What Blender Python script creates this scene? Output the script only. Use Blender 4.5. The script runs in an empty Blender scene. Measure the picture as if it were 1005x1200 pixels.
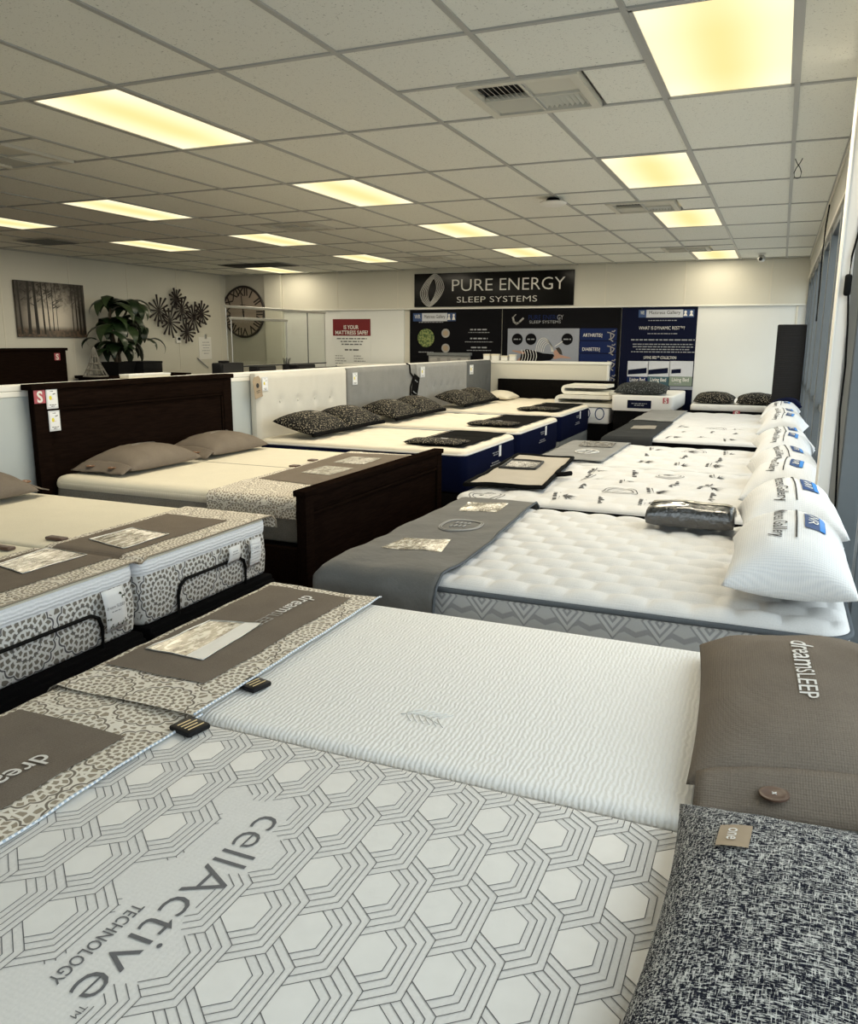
import bpy, bmesh, math, random
from mathutils import Vector, Matrix, noise as mnoise
R = math.radians
PI = math.pi
SC = bpy.context.scene
COL = SC.collection

# ------------------------------------------------------------------ camera
F_PX = 946.38            # focal length in pixels of the 1005 x 1200 frame
YAW, PITCH, ROLL = R(23.041), R(11.925), R(0.2815)
CAM_Z = 1.511
def cam_axes():
    cy, sy, cp, sp = math.cos(YAW), math.sin(YAW), math.cos(PITCH), math.sin(PITCH)
    f = Vector((-sy*cp, cy*cp, -sp)); r = Vector((cy, sy, 0)); u = r.cross(f)
    cr, sr = math.cos(ROLL), math.sin(ROLL)
    return cr*r + sr*u, -sr*r + cr*u, f
AX_R, AX_U, AX_F = cam_axes()
cam = bpy.data.cameras.new('camera')
cam.sensor_fit = 'VERTICAL'; cam.sensor_height = 24.0; cam.lens = F_PX/1200*24.0
cam.clip_start = 0.05; cam.clip_end = 200
camo = bpy.data.objects.new('camera', cam); COL.objects.link(camo)
camo.matrix_world = Matrix(((AX_R.x, AX_U.x, -AX_F.x, 0), (AX_R.y, AX_U.y, -AX_F.y, 0),
                            (AX_R.z, AX_U.z, -AX_F.z, CAM_Z), (0, 0, 0, 1)))
SC.camera = camo
def on(px, py, ax, val):
    """the point of the plane x/y/z (ax 0/1/2) = val that a survey sighting of the photo meets"""
    d = AX_R*((px-502.5)/F_PX) + AX_U*(-(py-600)/F_PX) + AX_F
    o = Vector((0, 0, CAM_Z)); t = (val-o[ax])/d[ax]
    return o + d*t

# ------------------------------------------------------------------ world, exposure
SKY_STRENGTH = 2.4
LAMP_POWER = 20.0
w = bpy.data.worlds.new('overcast_sky'); SC.world = w; w.use_nodes = True
bg = w.node_tree.nodes['Background']
bg.inputs[0].default_value = (0.89, 0.94, 1.0, 1); bg.inputs[1].default_value = SKY_STRENGTH
SC.view_settings.view_transform = 'Standard'
SC.view_settings.look = 'None'
SC.view_settings.exposure = 0.35
SC.view_settings.gamma = 1.0
SC.view_settings.use_curve_mapping = False
SC.cycles.max_bounces = 8
SC.cycles.diffuse_bounces = 5
SC.cycles.glossy_bounces = 3
SC.cycles.transparent_max_bounces = 12
SC.cycles.sample_clamp_indirect = 6.0
SC.cycles.caustics_reflective = False
SC.cycles.caustics_refractive = False

# room
XR, XL, YB, YF, ZC = 0.285, -9.75, 13.05, -3.0, 2.70
GX, GY = -0.0329, 3.2772            # ceiling grid origin

for i in range(4):                   # portals that guide the daylight through the shop front
    y0, y1 = YF + i*4.0 + .05, YF + i*4.0 + 3.95
    l = bpy.data.lights.new('window_portal', 'AREA'); l.shape = 'RECTANGLE'
    l.size = 2.3; l.size_y = y1-y0; l.cycles.is_portal = True
    o = bpy.data.objects.new('window_portal', l); COL.objects.link(o)
    o.matrix_world = Matrix(((0, 0, 1, XR+.16), (0, 1, 0, (y0+y1)/2), (-1, 0, 0, 1.25), (0, 0, 0, 1)))

l = bpy.data.lights.new('window_portal', 'AREA'); l.shape = 'RECTANGLE'      # unseen front window, added to light the bed sides facing the camera
l.size = 3.8; l.size_y = 1.95; l.cycles.is_portal = True
o = bpy.data.objects.new('window_portal', l); COL.objects.link(o)
o.matrix_world = Matrix(((1, 0, 0, -1.68), (0, 0, -1, YF-.13), (0, 1, 0, 1.42), (0, 0, 0, 1)))

# ------------------------------------------------------------------ node helpers
class S:
    """a node socket with arithmetic"""
    def __init__(s, nt, sock): s.nt, s.k = nt, sock
    def m(s, op, b=None, c=None):
        n = s.nt.nodes.new('ShaderNodeMath'); n.operation = op
        for i, v in enumerate((s, b, c)):
            if v is None: continue
            if isinstance(v, S): s.nt.links.new(v.k, n.inputs[i])
            else: n.inputs[i].default_value = v
        return S(s.nt, n.outputs[0])
    def __add__(s, b): return s.m('ADD', b)
    __radd__ = __add__
    def __sub__(s, b): return s.m('SUBTRACT', b)
    def __mul__(s, b): return s.m('MULTIPLY', b)
    __rmul__ = __mul__
    def __truediv__(s, b): return s.m('DIVIDE', b)
    def __rsub__(s, b): return (s*-1)+b
    def sin(s): return s.m('SINE')
    def cos(s): return s.m('COSINE')
    def fr(s): return s.m('FRACT')
    def fl(s): return s.m('FLOOR')
    def ab(s): return s.m('ABSOLUTE')
    def sq(s): return s.m('SQRT')
    def mn(s, b): return s.m('MINIMUM', b)
    def mx(s, b): return s.m('MAXIMUM', b)
    def at2(s, b): return s.m('ARCTAN2', b)
    def gt(s, b): return s.m('GREATER_THAN', b)
    def step(s, a, b):
        n = s.nt.nodes.new('ShaderNodeMapRange'); n.interpolation_type = 'SMOOTHSTEP'
        s.nt.links.new(s.k, n.inputs[0]); n.inputs[1].default_value = a; n.inputs[2].default_value = b
        return S(s.nt, n.outputs[0])

class Mat:
    def __init__(s, name, color=(.5, .5, .5), rough=.6, metal=0.0, spec=.5, sheen=0.0):
        s.m = bpy.data.materials.new(name); s.m.use_nodes = True
        s.nt = s.m.node_tree; s.b = s.nt.nodes['Principled BSDF']
        s.b.inputs['Base Color'].default_value = (*color, 1)
        s.b.inputs['Roughness'].default_value = rough
        s.b.inputs['Metallic'].default_value = metal
        s.b.inputs['Specular IOR Level'].default_value = spec
        if sheen: s.b.inputs['Sheen Weight'].default_value = sheen
        s._co = None
    def new(s, t): return s.nt.nodes.new(t)
    def co(s):
        if s._co is None:
            n = s.new('ShaderNodeTexCoord'); s._co = n.outputs['Object']
        return s._co
    def xyz(s):
        n = s.new('ShaderNodeSeparateXYZ'); s.nt.links.new(s.co(), n.inputs[0])
        return [S(s.nt, o) for o in n.outputs]
    def vec(s, x, y, z=0.0):
        n = s.new('ShaderNodeCombineXYZ')
        for i, v in enumerate((x, y, z)):
            if isinstance(v, S): s.nt.links.new(v.k, n.inputs[i])
            else: n.inputs[i].default_value = v
        return n.outputs[0]
    def scaled(s, sx, sy, sz):
        n = s.new('ShaderNodeMapping'); n.inputs['Scale'].default_value = (sx, sy, sz)
        s.nt.links.new(s.co(), n.inputs[0]); return n.outputs[0]
    def noise(s, scale, detail=2.0, vec=None, rough=.5, dist=0.0):
        n = s.new('ShaderNodeTexNoise'); n.inputs['Scale'].default_value = scale
        n.inputs['Detail'].default_value = detail; n.inputs['Roughness'].default_value = rough
        n.inputs['Distortion'].default_value = dist
        s.nt.links.new(vec or s.co(), n.inputs['Vector']); return S(s.nt, n.outputs['Fac'])
    def voro(s, scale, feature='F1', vec=None, rand=1.0):
        n = s.new('ShaderNodeTexVoronoi'); n.feature = feature; n.inputs['Scale'].default_value = scale
        n.inputs['Randomness'].default_value = rand
        s.nt.links.new(vec or s.co(), n.inputs['Vector']); return S(s.nt, n.outputs['Distance'])
    def wave(s, scale, dist=0.0, dscale=1.0, axis='X', vec=None, detail=1.0):
        n = s.new('ShaderNodeTexWave'); n.bands_direction = axis; n.inputs['Scale'].default_value = scale
        n.inputs['Distortion'].default_value = dist; n.inputs['Detail Scale'].default_value = dscale
        n.inputs['Detail'].default_value = detail
        s.nt.links.new(vec or s.co(), n.inputs['Vector']); return S(s.nt, n.outputs['Fac'])
    def mix(s, fac, a, b):
        n = s.new('ShaderNodeMix'); n.data_type = 'RGBA'
        if isinstance(fac, S): s.nt.links.new(fac.k, n.inputs[0])
        else: n.inputs[0].default_value = fac
        for i, v in ((6, a), (7, b)):
            if isinstance(v, tuple): n.inputs[i].default_value = (*v, 1)
            else: s.nt.links.new(v, n.inputs[i])
        return n.outputs[2]
    def color(s, sock): s.nt.links.new(sock, s.b.inputs['Base Color']); return s
    def bump(s, h, strength=.3, dist=.002):
        n = s.new('ShaderNodeBump'); n.inputs['Strength'].default_value = strength
        n.inputs['Distance'].default_value = dist
        s.nt.links.new(h.k, n.inputs['Height']); s.nt.links.new(n.outputs[0], s.b.inputs['Normal']); return s

def paint(name, c, rough=.55, var=.04, spec=.3):
    m = Mat(name, c, rough, spec=spec)
    f = m.noise(1.7, 3)
    m.color(m.mix(f, tuple(x*(1-var) for x in c), tuple(min(1, x*(1+var)) for x in c)))
    m.bump(m.noise(90, 2), .08, .001)
    return m.m
def fabric(name, c, scale=420, strength=.35, var=.12, rough=.9, dist=.0012):
    m = Mat(name, c, rough, spec=.04)
    x, y, z = m.xyz()
    weave = (x*(scale*2.2)).sin()*.25 + (y*(scale*2.2)).sin()*.25 + (z*(scale*2.2)).sin()*.25
    f = m.noise(scale*.7, 2)
    f2 = m.noise(9, 3)
    g = f*.7 + f2*.3
    m.color(m.mix(g.step(.25, .75), tuple(q*(1-var) for q in c), tuple(min(1, q*(1+var)) for q in c)))
    m.bump(weave + f, strength, dist)
    return m.m
def plain(name, c, rough=.5, metal=0.0, spec=.5):
    m = Mat(name, c, rough, metal, spec)
    f = m.noise(30, 2)
    m.color(m.mix(f, tuple(q*.95 for q in c), tuple(min(1, q*1.05) for q in c)))
    return m.m
def lace_mat(name, thread, hole, outline, axes, cell, scale, outw=.005, uv=False):
    """cut lace print: scalloped medallions of radial holes in a net of irregular holes"""
    m = Mat(name, thread, .85, spec=.15)
    if uv: m.co(); m._co = m._co.node.outputs['UV']
    p = m.xyz(); u, v = (p[0]+p[1] if axes[0] == 1 else p[axes[0]])*(1/cell), p[axes[1]]*(1/cell)
    row = v.fl(); odd = (row*.5).fr()
    uu = u + odd
    fx, fy = uu.fr() - .5, v.fr() - .5
    r = (fx*fx + fy*fy).sq(); th = fy.at2(fx)
    rad = r*(1.0) / ((th*8.0).cos().ab()*.10 + 1.0)
    RO = .44
    k = (rad*(1/.088)).fl()
    rf = (rad*(1/.088)).fr()
    na = k*5.0 + 5.0
    sp = ((th*na*.5) + k*1.3).sin().ab()
    edge = (rf - .5).ab()
    holes_in = (sp.step(.44, .64))*(1.0 - edge.step(.27, .38))
    vv = m.vec(u*cell, v*cell, 0.0)
    ve = m.voro(scale, 'DISTANCE_TO_EDGE', vv)
    holes_out = ve.step(.12, .18)
    inside = 1.0 - rad.step(RO-.01, RO)
    band = (1.0 - (rad - (RO+.012)).ab().step(outw*.8/cell, outw*1.6/cell)).mx(
        (1.0 - (rad - .215).ab().step(outw*.5/cell, outw*1.1/cell))*.8)
    ring = (rad - (RO+.012)).ab().step(.03, .045)
    holes = holes_in*inside + holes_out*(1.0 - inside)*ring
    c1 = m.mix(holes, thread, hole)
    c2 = m.mix(band, c1, outline)
    m.color(c2)
    m.bump((1.0-holes)*.6 + m.noise(300, 1)*.3, .35, .0015)
    return m.m

# ------------------------------------------------------------------ materials
M = {}
def ceiling_tile_mat():
    m = Mat('ceiling_tile', (.60, .60, .57), .95, spec=.1)
    a = m.noise(140, 2); b = m.noise(60, 1)
    pits = (a*.7 + b*.3).step(.60, .68)
    m.color(m.mix(pits, (.80, .80, .735), (.45, .445, .40)))
    m.bump(1.0-pits, .35, .002); return m.m
M['tile'] = ceiling_tile_mat()
M['tbar'] = paint('ceiling_grid_enamel', (.40, .40, .38), .4, .02)
M['wall'] = paint('cream_wall_panel', (.63, .61, .53), .6)
M['wall_white'] = paint('white_wall_panel', (.72, .73, .71), .5)
M['batten'] = paint('panel_joint_strip', (.68, .65, .56), .5)
M['partition'] = paint('pale_grey_partition', (.50, .54, .54), .5)
M['cap'] = paint('white_partition_cap', (.80, .79, .74), .4)
M['fascia'] = paint('fascia_paint', (.52, .50, .44), .6)
M['post'] = paint('post_paint', (.78, .76, .72), .5)
M['alu'] = plain('grey_aluminium_frame', (.115, .13, .14), .45, .3)
M['alu_dark'] = plain('dark_aluminium_frame', (.05, .055, .06), .4, .3)
M['steel'] = plain('brushed_steel', (.6, .6, .58), .35, .9)
M['chrome'] = plain('chrome', (.8, .8, .8), .15, 1.0)
def glass_mat(name, tint, base):
    m = bpy.data.materials.new(name); m.use_nodes = True; nt = m.node_tree
    nt.nodes.clear()
    o = nt.nodes.new('ShaderNodeOutputMaterial'); mx = nt.nodes.new('ShaderNodeMixShader')
    t = nt.nodes.new('ShaderNodeBsdfTransparent'); t.inputs[0].default_value = (*tint, 1)
    g = nt.nodes.new('ShaderNodeBsdfGlossy'); g.inputs['Roughness'].default_value = .02
    g.inputs[0].default_value = (base, base, base, 1)
    f = nt.nodes.new('ShaderNodeFresnel'); f.inputs[0].default_value = 1.5
    ge = nt.nodes.new('ShaderNodeNewGeometry'); front = nt.nodes.new('ShaderNodeMath'); front.operation = 'SUBTRACT'
    front.inputs[0].default_value = 1.0; nt.links.new(ge.outputs['Backfacing'], front.inputs[1])
    mu = nt.nodes.new('ShaderNodeMath'); mu.operation = 'MULTIPLY'      # reflect at the outer face only
    nt.links.new(f.outputs[0], mu.inputs[0]); nt.links.new(front.outputs[0], mu.inputs[1])
    nt.links.new(mu.outputs[0], mx.inputs[0]); nt.links.new(t.outputs[0], mx.inputs[1])
    nt.links.new(g.outputs[0], mx.inputs[2]); nt.links.new(mx.outputs[0], o.inputs[0])
    return m
M['glass'] = glass_mat('shop_glass', (.93, .96, .95), 1.0)
M['acrylic'] = glass_mat('clear_acrylic', (.93, .94, .92), .45)
def diffuser_mat():
    m = bpy.data.materials.new('light_diffuser'); m.use_nodes = True; nt = m.node_tree
    nt.nodes.clear()
    o = nt.nodes.new('ShaderNodeOutputMaterial'); e = nt.nodes.new('ShaderNodeEmission')
    tc = nt.nodes.new('ShaderNodeTexCoord'); sp = nt.nodes.new('ShaderNodeSeparateXYZ')
    nt.links.new(tc.outputs['Object'], sp.inputs[0])
    x = S(nt, sp.outputs[0]); y = S(nt, sp.outputs[1])
    tubes = (x.ab()*(1/.28)).step(.0, .9)*.75 + (y.ab()*(1/.58)).step(.35, 1.0)*.25   # the tubes lie along the long sides
    mx = nt.nodes.new('ShaderNodeMix'); mx.data_type = 'RGBA'
    mx.inputs[6].default_value = (.90, .70, .30, 1); mx.inputs[7].default_value = (1.05, .93, .62, 1)
    nt.links.new(tubes.k, mx.inputs[0]); nt.links.new(mx.outputs[2], e.inputs[0])
    e.inputs[1].default_value = 1.0
    nt.links.new(e.outputs[0], o.inputs[0]); return m
M['diffuser'] = diffuser_mat()
def wood_mat(name, a, b, rough=.4, axis=1, spec=.4):
    m = Mat(name, a, rough, spec=spec)
    sc = [14, 14, 14]; sc[axis] = 1.2
    f = m.noise(6, 4, m.scaled(*sc), .6, .6)
    m.color(m.mix(f.step(.3, .7), a, b)); m.bump(f, .06, .001); return m.m
M['espresso'] = wood_mat('espresso_wood', (.0065, .004, .003), (.012, .007, .005), .6, spec=.0)
M['black_wood'] = wood_mat('black_stained_wood', (.004, .004, .004), (.008, .007, .006), .6, spec=.0)
M['floor_wood'] = wood_mat('brown_floor_board', (.16, .085, .035), (.26, .15, .07), .35)
M['floor'] = paint('dark_floor_base', (.07, .045, .025), .5)
M['black'] = fabric('black_base_fabric', (.0045, .0045, .005), 300, .1, .2)
M['navy'] = fabric('navy_mattress_fabric', (.0032, .0055, .024), 300, .2, .2)
M['dark_grey'] = fabric('charcoal_fabric', (.035, .037, .038), 300, .3, .2)
M['grey_base'] = fabric('grey_base_fabric', (.17, .18, .18), 300, .3, .15)
M['tan'] = fabric('taupe_linen', (.185, .155, .125), 600, .5, .18)
M['tan_light'] = fabric('taupe_linen_underside', (.27, .25, .22), 600, .4, .15)
M['hb_white'] = fabric('pale_linen_upholstery', (.64, .62, .56), 500, .4, .06)
M['hb_grey'] = fabric('mid_grey_upholstery', (.25, .25, .24), 500, .4, .14)
M['hb_grey2'] = fabric('light_grey_upholstery', (.31, .31, .30), 500, .4, .14)
M['hb_dark'] = fabric('dark_grey_upholstery', (.13, .135, .135), 500, .4, .14)
M['cream_top'] = fabric('cream_knit_top', (.74, .69, .56), 300, .25, .05)
M['white_top'] = fabric('white_knit_top', (.78, .77, .74), 300, .25, .04)
M['oat_knit'] = fabric('pale_oat_knit', (.72, .705, .675), 300, .2, .04)
M['cool_white'] = fabric('cool_white_knit', (.80, .81, .82), 300, .25, .04)
M['quilt_cream'] = fabric('cream_damask_quilt', (.76, .70, .58), 340, .3, .05)
M['quilt_white'] = fabric('white_damask_quilt', (.645, .64, .63), 340, .3, .05)
M['taupe_side'] = fabric('grey_taupe_side', (.23, .215, .19), 300, .6, .25)
M['white_paper'] = plain('white_paper', (.82, .83, .84), .5)
M['label_grey'] = plain('pale_grey_plastic_sleeve', (.6, .62, .64), .35)
M['ink'] = plain('black_ink', (.012, .012, .013), .6)
M['ink_print'] = plain('faded_black_print', (.07, .07, .072), .8)
M['ink_grey'] = plain('dark_grey_thread', (.125, .125, .13), .8)
M['ink_white'] = plain('white_lettering', (.75, .74, .70), .5)
M['ink_dim'] = plain('grey_lettering', (.30, .31, .33), .5)
M['stitch_white'] = plain('white_embroidery', (.72, .70, .66), .8)
M['stitch_dim'] = plain('grey_embroidery', (.33, .32, .30), .8)
M['yellow'] = plain('yellow_print', (.75, .65, .05), .5)
M['red'] = plain('dark_red_print', (.16, .006, .010), .5)
M['red_tag'] = plain('red_tag', (.42, .08, .10), .5)
M['pink_tag'] = plain('pale_pink_print', (.72, .50, .50), .5)
M['blue'] = plain('blue_print', (.018, .055, .17), .5)
M['blue_bright'] = plain('bright_blue_print', (.03, .22, .62), .5)
M['banner_black'] = plain('black_banner_print', (.0045, .0045, .006), .55, spec=.06)
M['banner_navy'] = plain('navy_banner_print', (.004, .006, .022), .55, spec=.06)
M['panel_navy'] = plain('navy_panel_print', (.012, .022, .085), .55, spec=.06)
M['print_grey'] = plain('light_grey_print', (.30, .32, .37), .55, spec=.06)
M['print_pale'] = plain('pale_lilac_print', (.55, .57, .62), .55)
M['print_teal'] = plain('dark_teal_print', (.03, .085, .11), .55)
M['print_green'] = plain('sage_print', (.20, .25, .20), .55)
M['skin'] = plain('skin_tone_print', (.45, .26, .19), .6)
M['sign_black'] = plain('glossy_black_sign', (.005, .005, .005), .16, spec=.12)
M['brown_btn'] = plain('brown_button', (.085, .045, .028), .45)
M['brown_btn2'] = plain('copper_button', (.24, .12, .06), .4)
M['kraft'] = plain('kraft_card', (.36, .28, .19), .8)
M['gold'] = plain('gold_print', (.55, .45, .24), .4, .3)
M['cord_black'] = plain('black_rubber', (.006, .006, .006), .7, spec=.1)
M['plastic_white'] = plain('white_plastic', (.78, .77, .73), .35)
M['plastic_black'] = plain('black_plastic', (.008, .008, .009), .45, spec=.15)
M['leaf'] = plain('dark_green_leaf', (.012, .026, .010), .3)
M['leaf2'] = plain('mid_green_leaf', (.022, .040, .014), .3)
M['stem'] = plain('plant_stem', (.05, .035, .02), .8)
M['pale_fur'] = fabric('pale_topper_fleece', (.78, .76, .68), 200, .5, .05)
M['binding'] = fabric('black_binding', (.006, .006, .006), 500, .2, .2)
M['mat_linen'] = fabric('oatmeal_linen', (.46, .42, .36), 600, .4, .08)
M['piping_grey'] = fabric('grey_piping', (.10, .11, .12), 500, .3, .1)
M['fleece_dark'] = fabric('dark_foot_panel', (.006, .006, .006), 300, .3, .2)
M['check_edge'] = None

def rib_mat(name, c, axis, per_m, dist=4.0, strength=.30):
    m = Mat(name, c, .9, spec=.15)
    wv = m.wave(per_m*.314/ .314 / 20 * 6.2, dist, 1.6, axis)
    cr = m.noise(26, 2, m.scaled(1.0, 3.0, 1.0))
    fine = m.noise(260, 2)
    h = wv*.8 + cr*.5 + fine*.15
    m.color(m.mix(wv.step(.0, .35), tuple(q*.96 for q in c), c))
    m.bump(h, strength, .006); return m.m
M['rib_white'] = rib_mat('white_rippled_knit', (.82, .81, .78), 'X', 88)
M['rib_cool'] = rib_mat('cool_white_rippled_knit', (.80, .82, .85), 'Z', 70, 3.0, .4)
M['rib_cream'] = rib_mat('cream_rippled_knit', (.76, .70, .57), 'X', 70, 3.0, .2)
M['lace_side'] = lace_mat('grey_lace_print_side', (.66, .66, .645), (.185, .17, .145), (.10, .10, .105), (1, 2), .25, 42, .0028)
M['lace_cloth'] = lace_mat('cream_lace_print_cloth', (.78, .73, .64), (.33, .28, .21), (.20, .17, .135), (0, 1), .185, 48, .0022, True)
def tweed_mat():
    m = Mat('black_white_tweed', (.3, .3, .3), .95, spec=.1)
    a = m.noise(1, 3, m.scaled(70, 480, 70), .65); b = m.noise(1, 3, m.scaled(460, 80, 460), .65)
    c = m.noise(38, 2)
    f = (a.mx(b)*.66 + b*.26 + c*.08).step(.512, .585)
    g = m.noise(300, 2).step(.35, .65)
    k1 = m.mix(g, (.006, .007, .014), (.02, .022, .035)); k2 = m.mix(g, (.50, .50, .47), (.74, .73, .69))
    m.color(m.mix(f, k1, k2)); m.bump(f*.6 + g*.5, .6, .003); return m.m
M['tweed'] = tweed_mat()
def speck_mat(name='black_gold_fleck', a=(.006, .006, .006), b=(.42, .37, .27), scale=75):
    m = Mat(name, a, .8, spec=.2)
    d = m.voro(scale); f = m.noise(scale*.8, 2)
    k = (1.0 - d.step(.25, .42))*f.step(.40, .55)
    m.color(m.mix(k, a, b)); m.bump(k, .3, .002); return m.m
M['speck'] = speck_mat()
M['speck_grey'] = speck_mat('grey_fleck', (.022, .025, .025), (.20, .21, .21), 60)
def knit_pillow_mat():
    m = Mat('white_diamond_knit', (.80, .80, .79), .85, spec=.2)
    x, y, z = m.xyz()
    a = ((x + y*.9)*520).sin(); b = ((x - y*.9)*520).sin()
    h = (a*b)
    m.color(m.mix(h.step(-.8, .4), (.67, .68, .69), (.745, .745, .74)))
    m.bump(h, .35, .0016); return m.m
M['knit'] = knit_pillow_mat()
def diamond_side_mat():
    m = Mat('grey_diamond_damask', (.3, .3, .31), .8, spec=.2)
    x, y, z = m.xyz()
    u = (x+y)*(1/.15); v = z*(1/.19)
    du = (u.fr() - .5).ab(); dv = ((v+.15).fr() - .5).ab()
    d = du + dv
    rings = ((d*6.5).fr() - .5).ab().step(.12, .30)
    zig = (((u*2.0).fr() - .5).ab()*.5 + v*3.0).fr()
    zz = (zig - .5).ab().step(.10, .2)
    k = rings*(1.0 - d.step(.38, .42)) + zz*d.step(.38, .42)*.7
    f = m.noise(200, 2)
    m.color(m.mix(k*.85 + f*.15, (.28, .28, .285), (.52, .52, .51))); m.bump(k, .4, .003); return m.m
M['diamond'] = diamond_side_mat()
def check_edge_mat():
    m = Mat('blue_white_check_cord', (.6, .65, .7), .8)
    x, y, z = m.xyz()
    k = ((y*520).sin()*((x+z)*520).sin()).step(-.2, .2)
    m.color(m.mix(k, (.42, .50, .60), (.78, .80, .81))); return m.m
M['check_edge'] = check_edge_mat()
def sheer_mat():
    m = Mat('sheer_grey_cover', (.10, .10, .098), .6, spec=.3)
    f = m.noise(5, 4); g = m.noise(220, 2)
    m.color(m.mix(f*.6 + g*.4, (.075, .074, .070), (.165, .165, .16)))
    m.bump(m.noise(9, 4), .8, .012); return m.m
M['sheer'] = sheer_mat()
def sheer2_mat():
    m = Mat('light_grey_sheer_cover', (.25, .25, .24), .7, spec=.2)
    f = m.noise(5, 4); g = m.noise(220, 2)
    m.color(m.mix(f*.6 + g*.4, (.17, .17, .165), (.30, .30, .29))); m.bump(m.noise(14, 3), .3, .006); return m.m
M['sheer_light'] = sheer2_mat()
def photo_mat(name, a, b, c, scale=18, axis=0):
    """a printed silvery photograph: irregular streaks of cream and brown"""
    m = Mat(name, a, .25, .35, spec=.6)
    sc = [1, 1, 1]; sc[axis] = 3.2
    f = m.noise(scale, 4, m.scaled(*sc), .6, .4); g = m.noise(scale*3, 2)
    k = (f*.75 + g*.25)
    m.color(m.mix(k.step(.50, .56), m.mix(k.step(.36, .47), c, b), a)); return m.m
M['photo'] = photo_mat('silver_photo_print', (.70, .68, .60), (.34, .31, .24), (.12, .10, .07))
M['photo_dim'] = photo_mat('dim_photo_print', (.45, .44, .41), (.26, .25, .23), (.13, .12, .11), 14)
M['plastic_clear'] = None
def wrap_mat():
    m = Mat('wrinkled_clear_wrap_on_black', (.008, .008, .008), .12, spec=.9)
    m.b.inputs['Coat Weight'].default_value = 1.0; m.b.inputs['Coat Roughness'].default_value = .05
    m.bump(m.noise(26, 3, None, .6, .8), .9, .012); return m.m
M['wrap'] = wrap_mat()
def silver_mat():
    m = Mat('wrinkled_clear_wrap_on_cream', (.40, .37, .30), .15, .3, spec=.9)
    m.bump(m.noise(24, 3, None, .6, .8), .9, .010); return m.m
M['silver_wrap'] = silver_mat()
def forest_mat():
    m = Mat('sepia_forest_print', (.2, .16, .12), .5)
    x, y, z = m.xyz()
    cx = (y*1.5).ab()                              # distance from the avenue
    glow = (1.0 - ((y*1.6)*(y*1.6) + (z+.10)*(z+.10)*4.0).sq().step(.05, 1.15))
    leaves = m.noise(13, 5, None, .65).step(.42, .60)*(z).step(-.12, .30)
    ground = 1.0 - z.step(-.30, -.22)
    base = m.mix(glow, (.060, .050, .040), (.82, .74, .62))
    c1 = m.mix(leaves*.85, base, (.030, .024, .018))
    c2 = m.mix(ground*.85, c1, m.mix(m.noise(22, 3).step(.4, .65), (.035, .024, .014), (.14, .085, .05)))
    m.color(c2); return m.m
M['forest'] = forest_mat()
M['trunk_ink'] = plain('dark_trunk_print', (.020, .016, .012), .5)
M['clock_face'] = paint('aged_clock_face', (.33, .27, .22), .7, .25)
M['clock_ink'] = plain('clock_black', (.016, .010, .009), .5)
def garden_mat():
    m = Mat('garden_photo_print', (.1, .15, .06), .55)
    f = m.noise(30, 4); x, y, z = m.xyz()
    m.color(m.mix(f.step(.4, .6), (.03, .07, .012), (.22, .26, .08))); return m.m
M['garden'] = garden_mat()
M['stripe'] = None
M['pavement'] = paint('outdoor_pavement', (.35, .34, .32), .8)
M['embossed'] = M['rib_white']
M['ribbed_dark'] = rib_mat('dark_grey_ribbed_fabric', (.022, .021, .021), 'Z', 60, .6, .4)
M['wire'] = plain('gold_wire', (.35, .28, .16), .4, .6)
M['frost'] = plain('frosted_pale_glass', (.20, .19, .165), .35)

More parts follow.
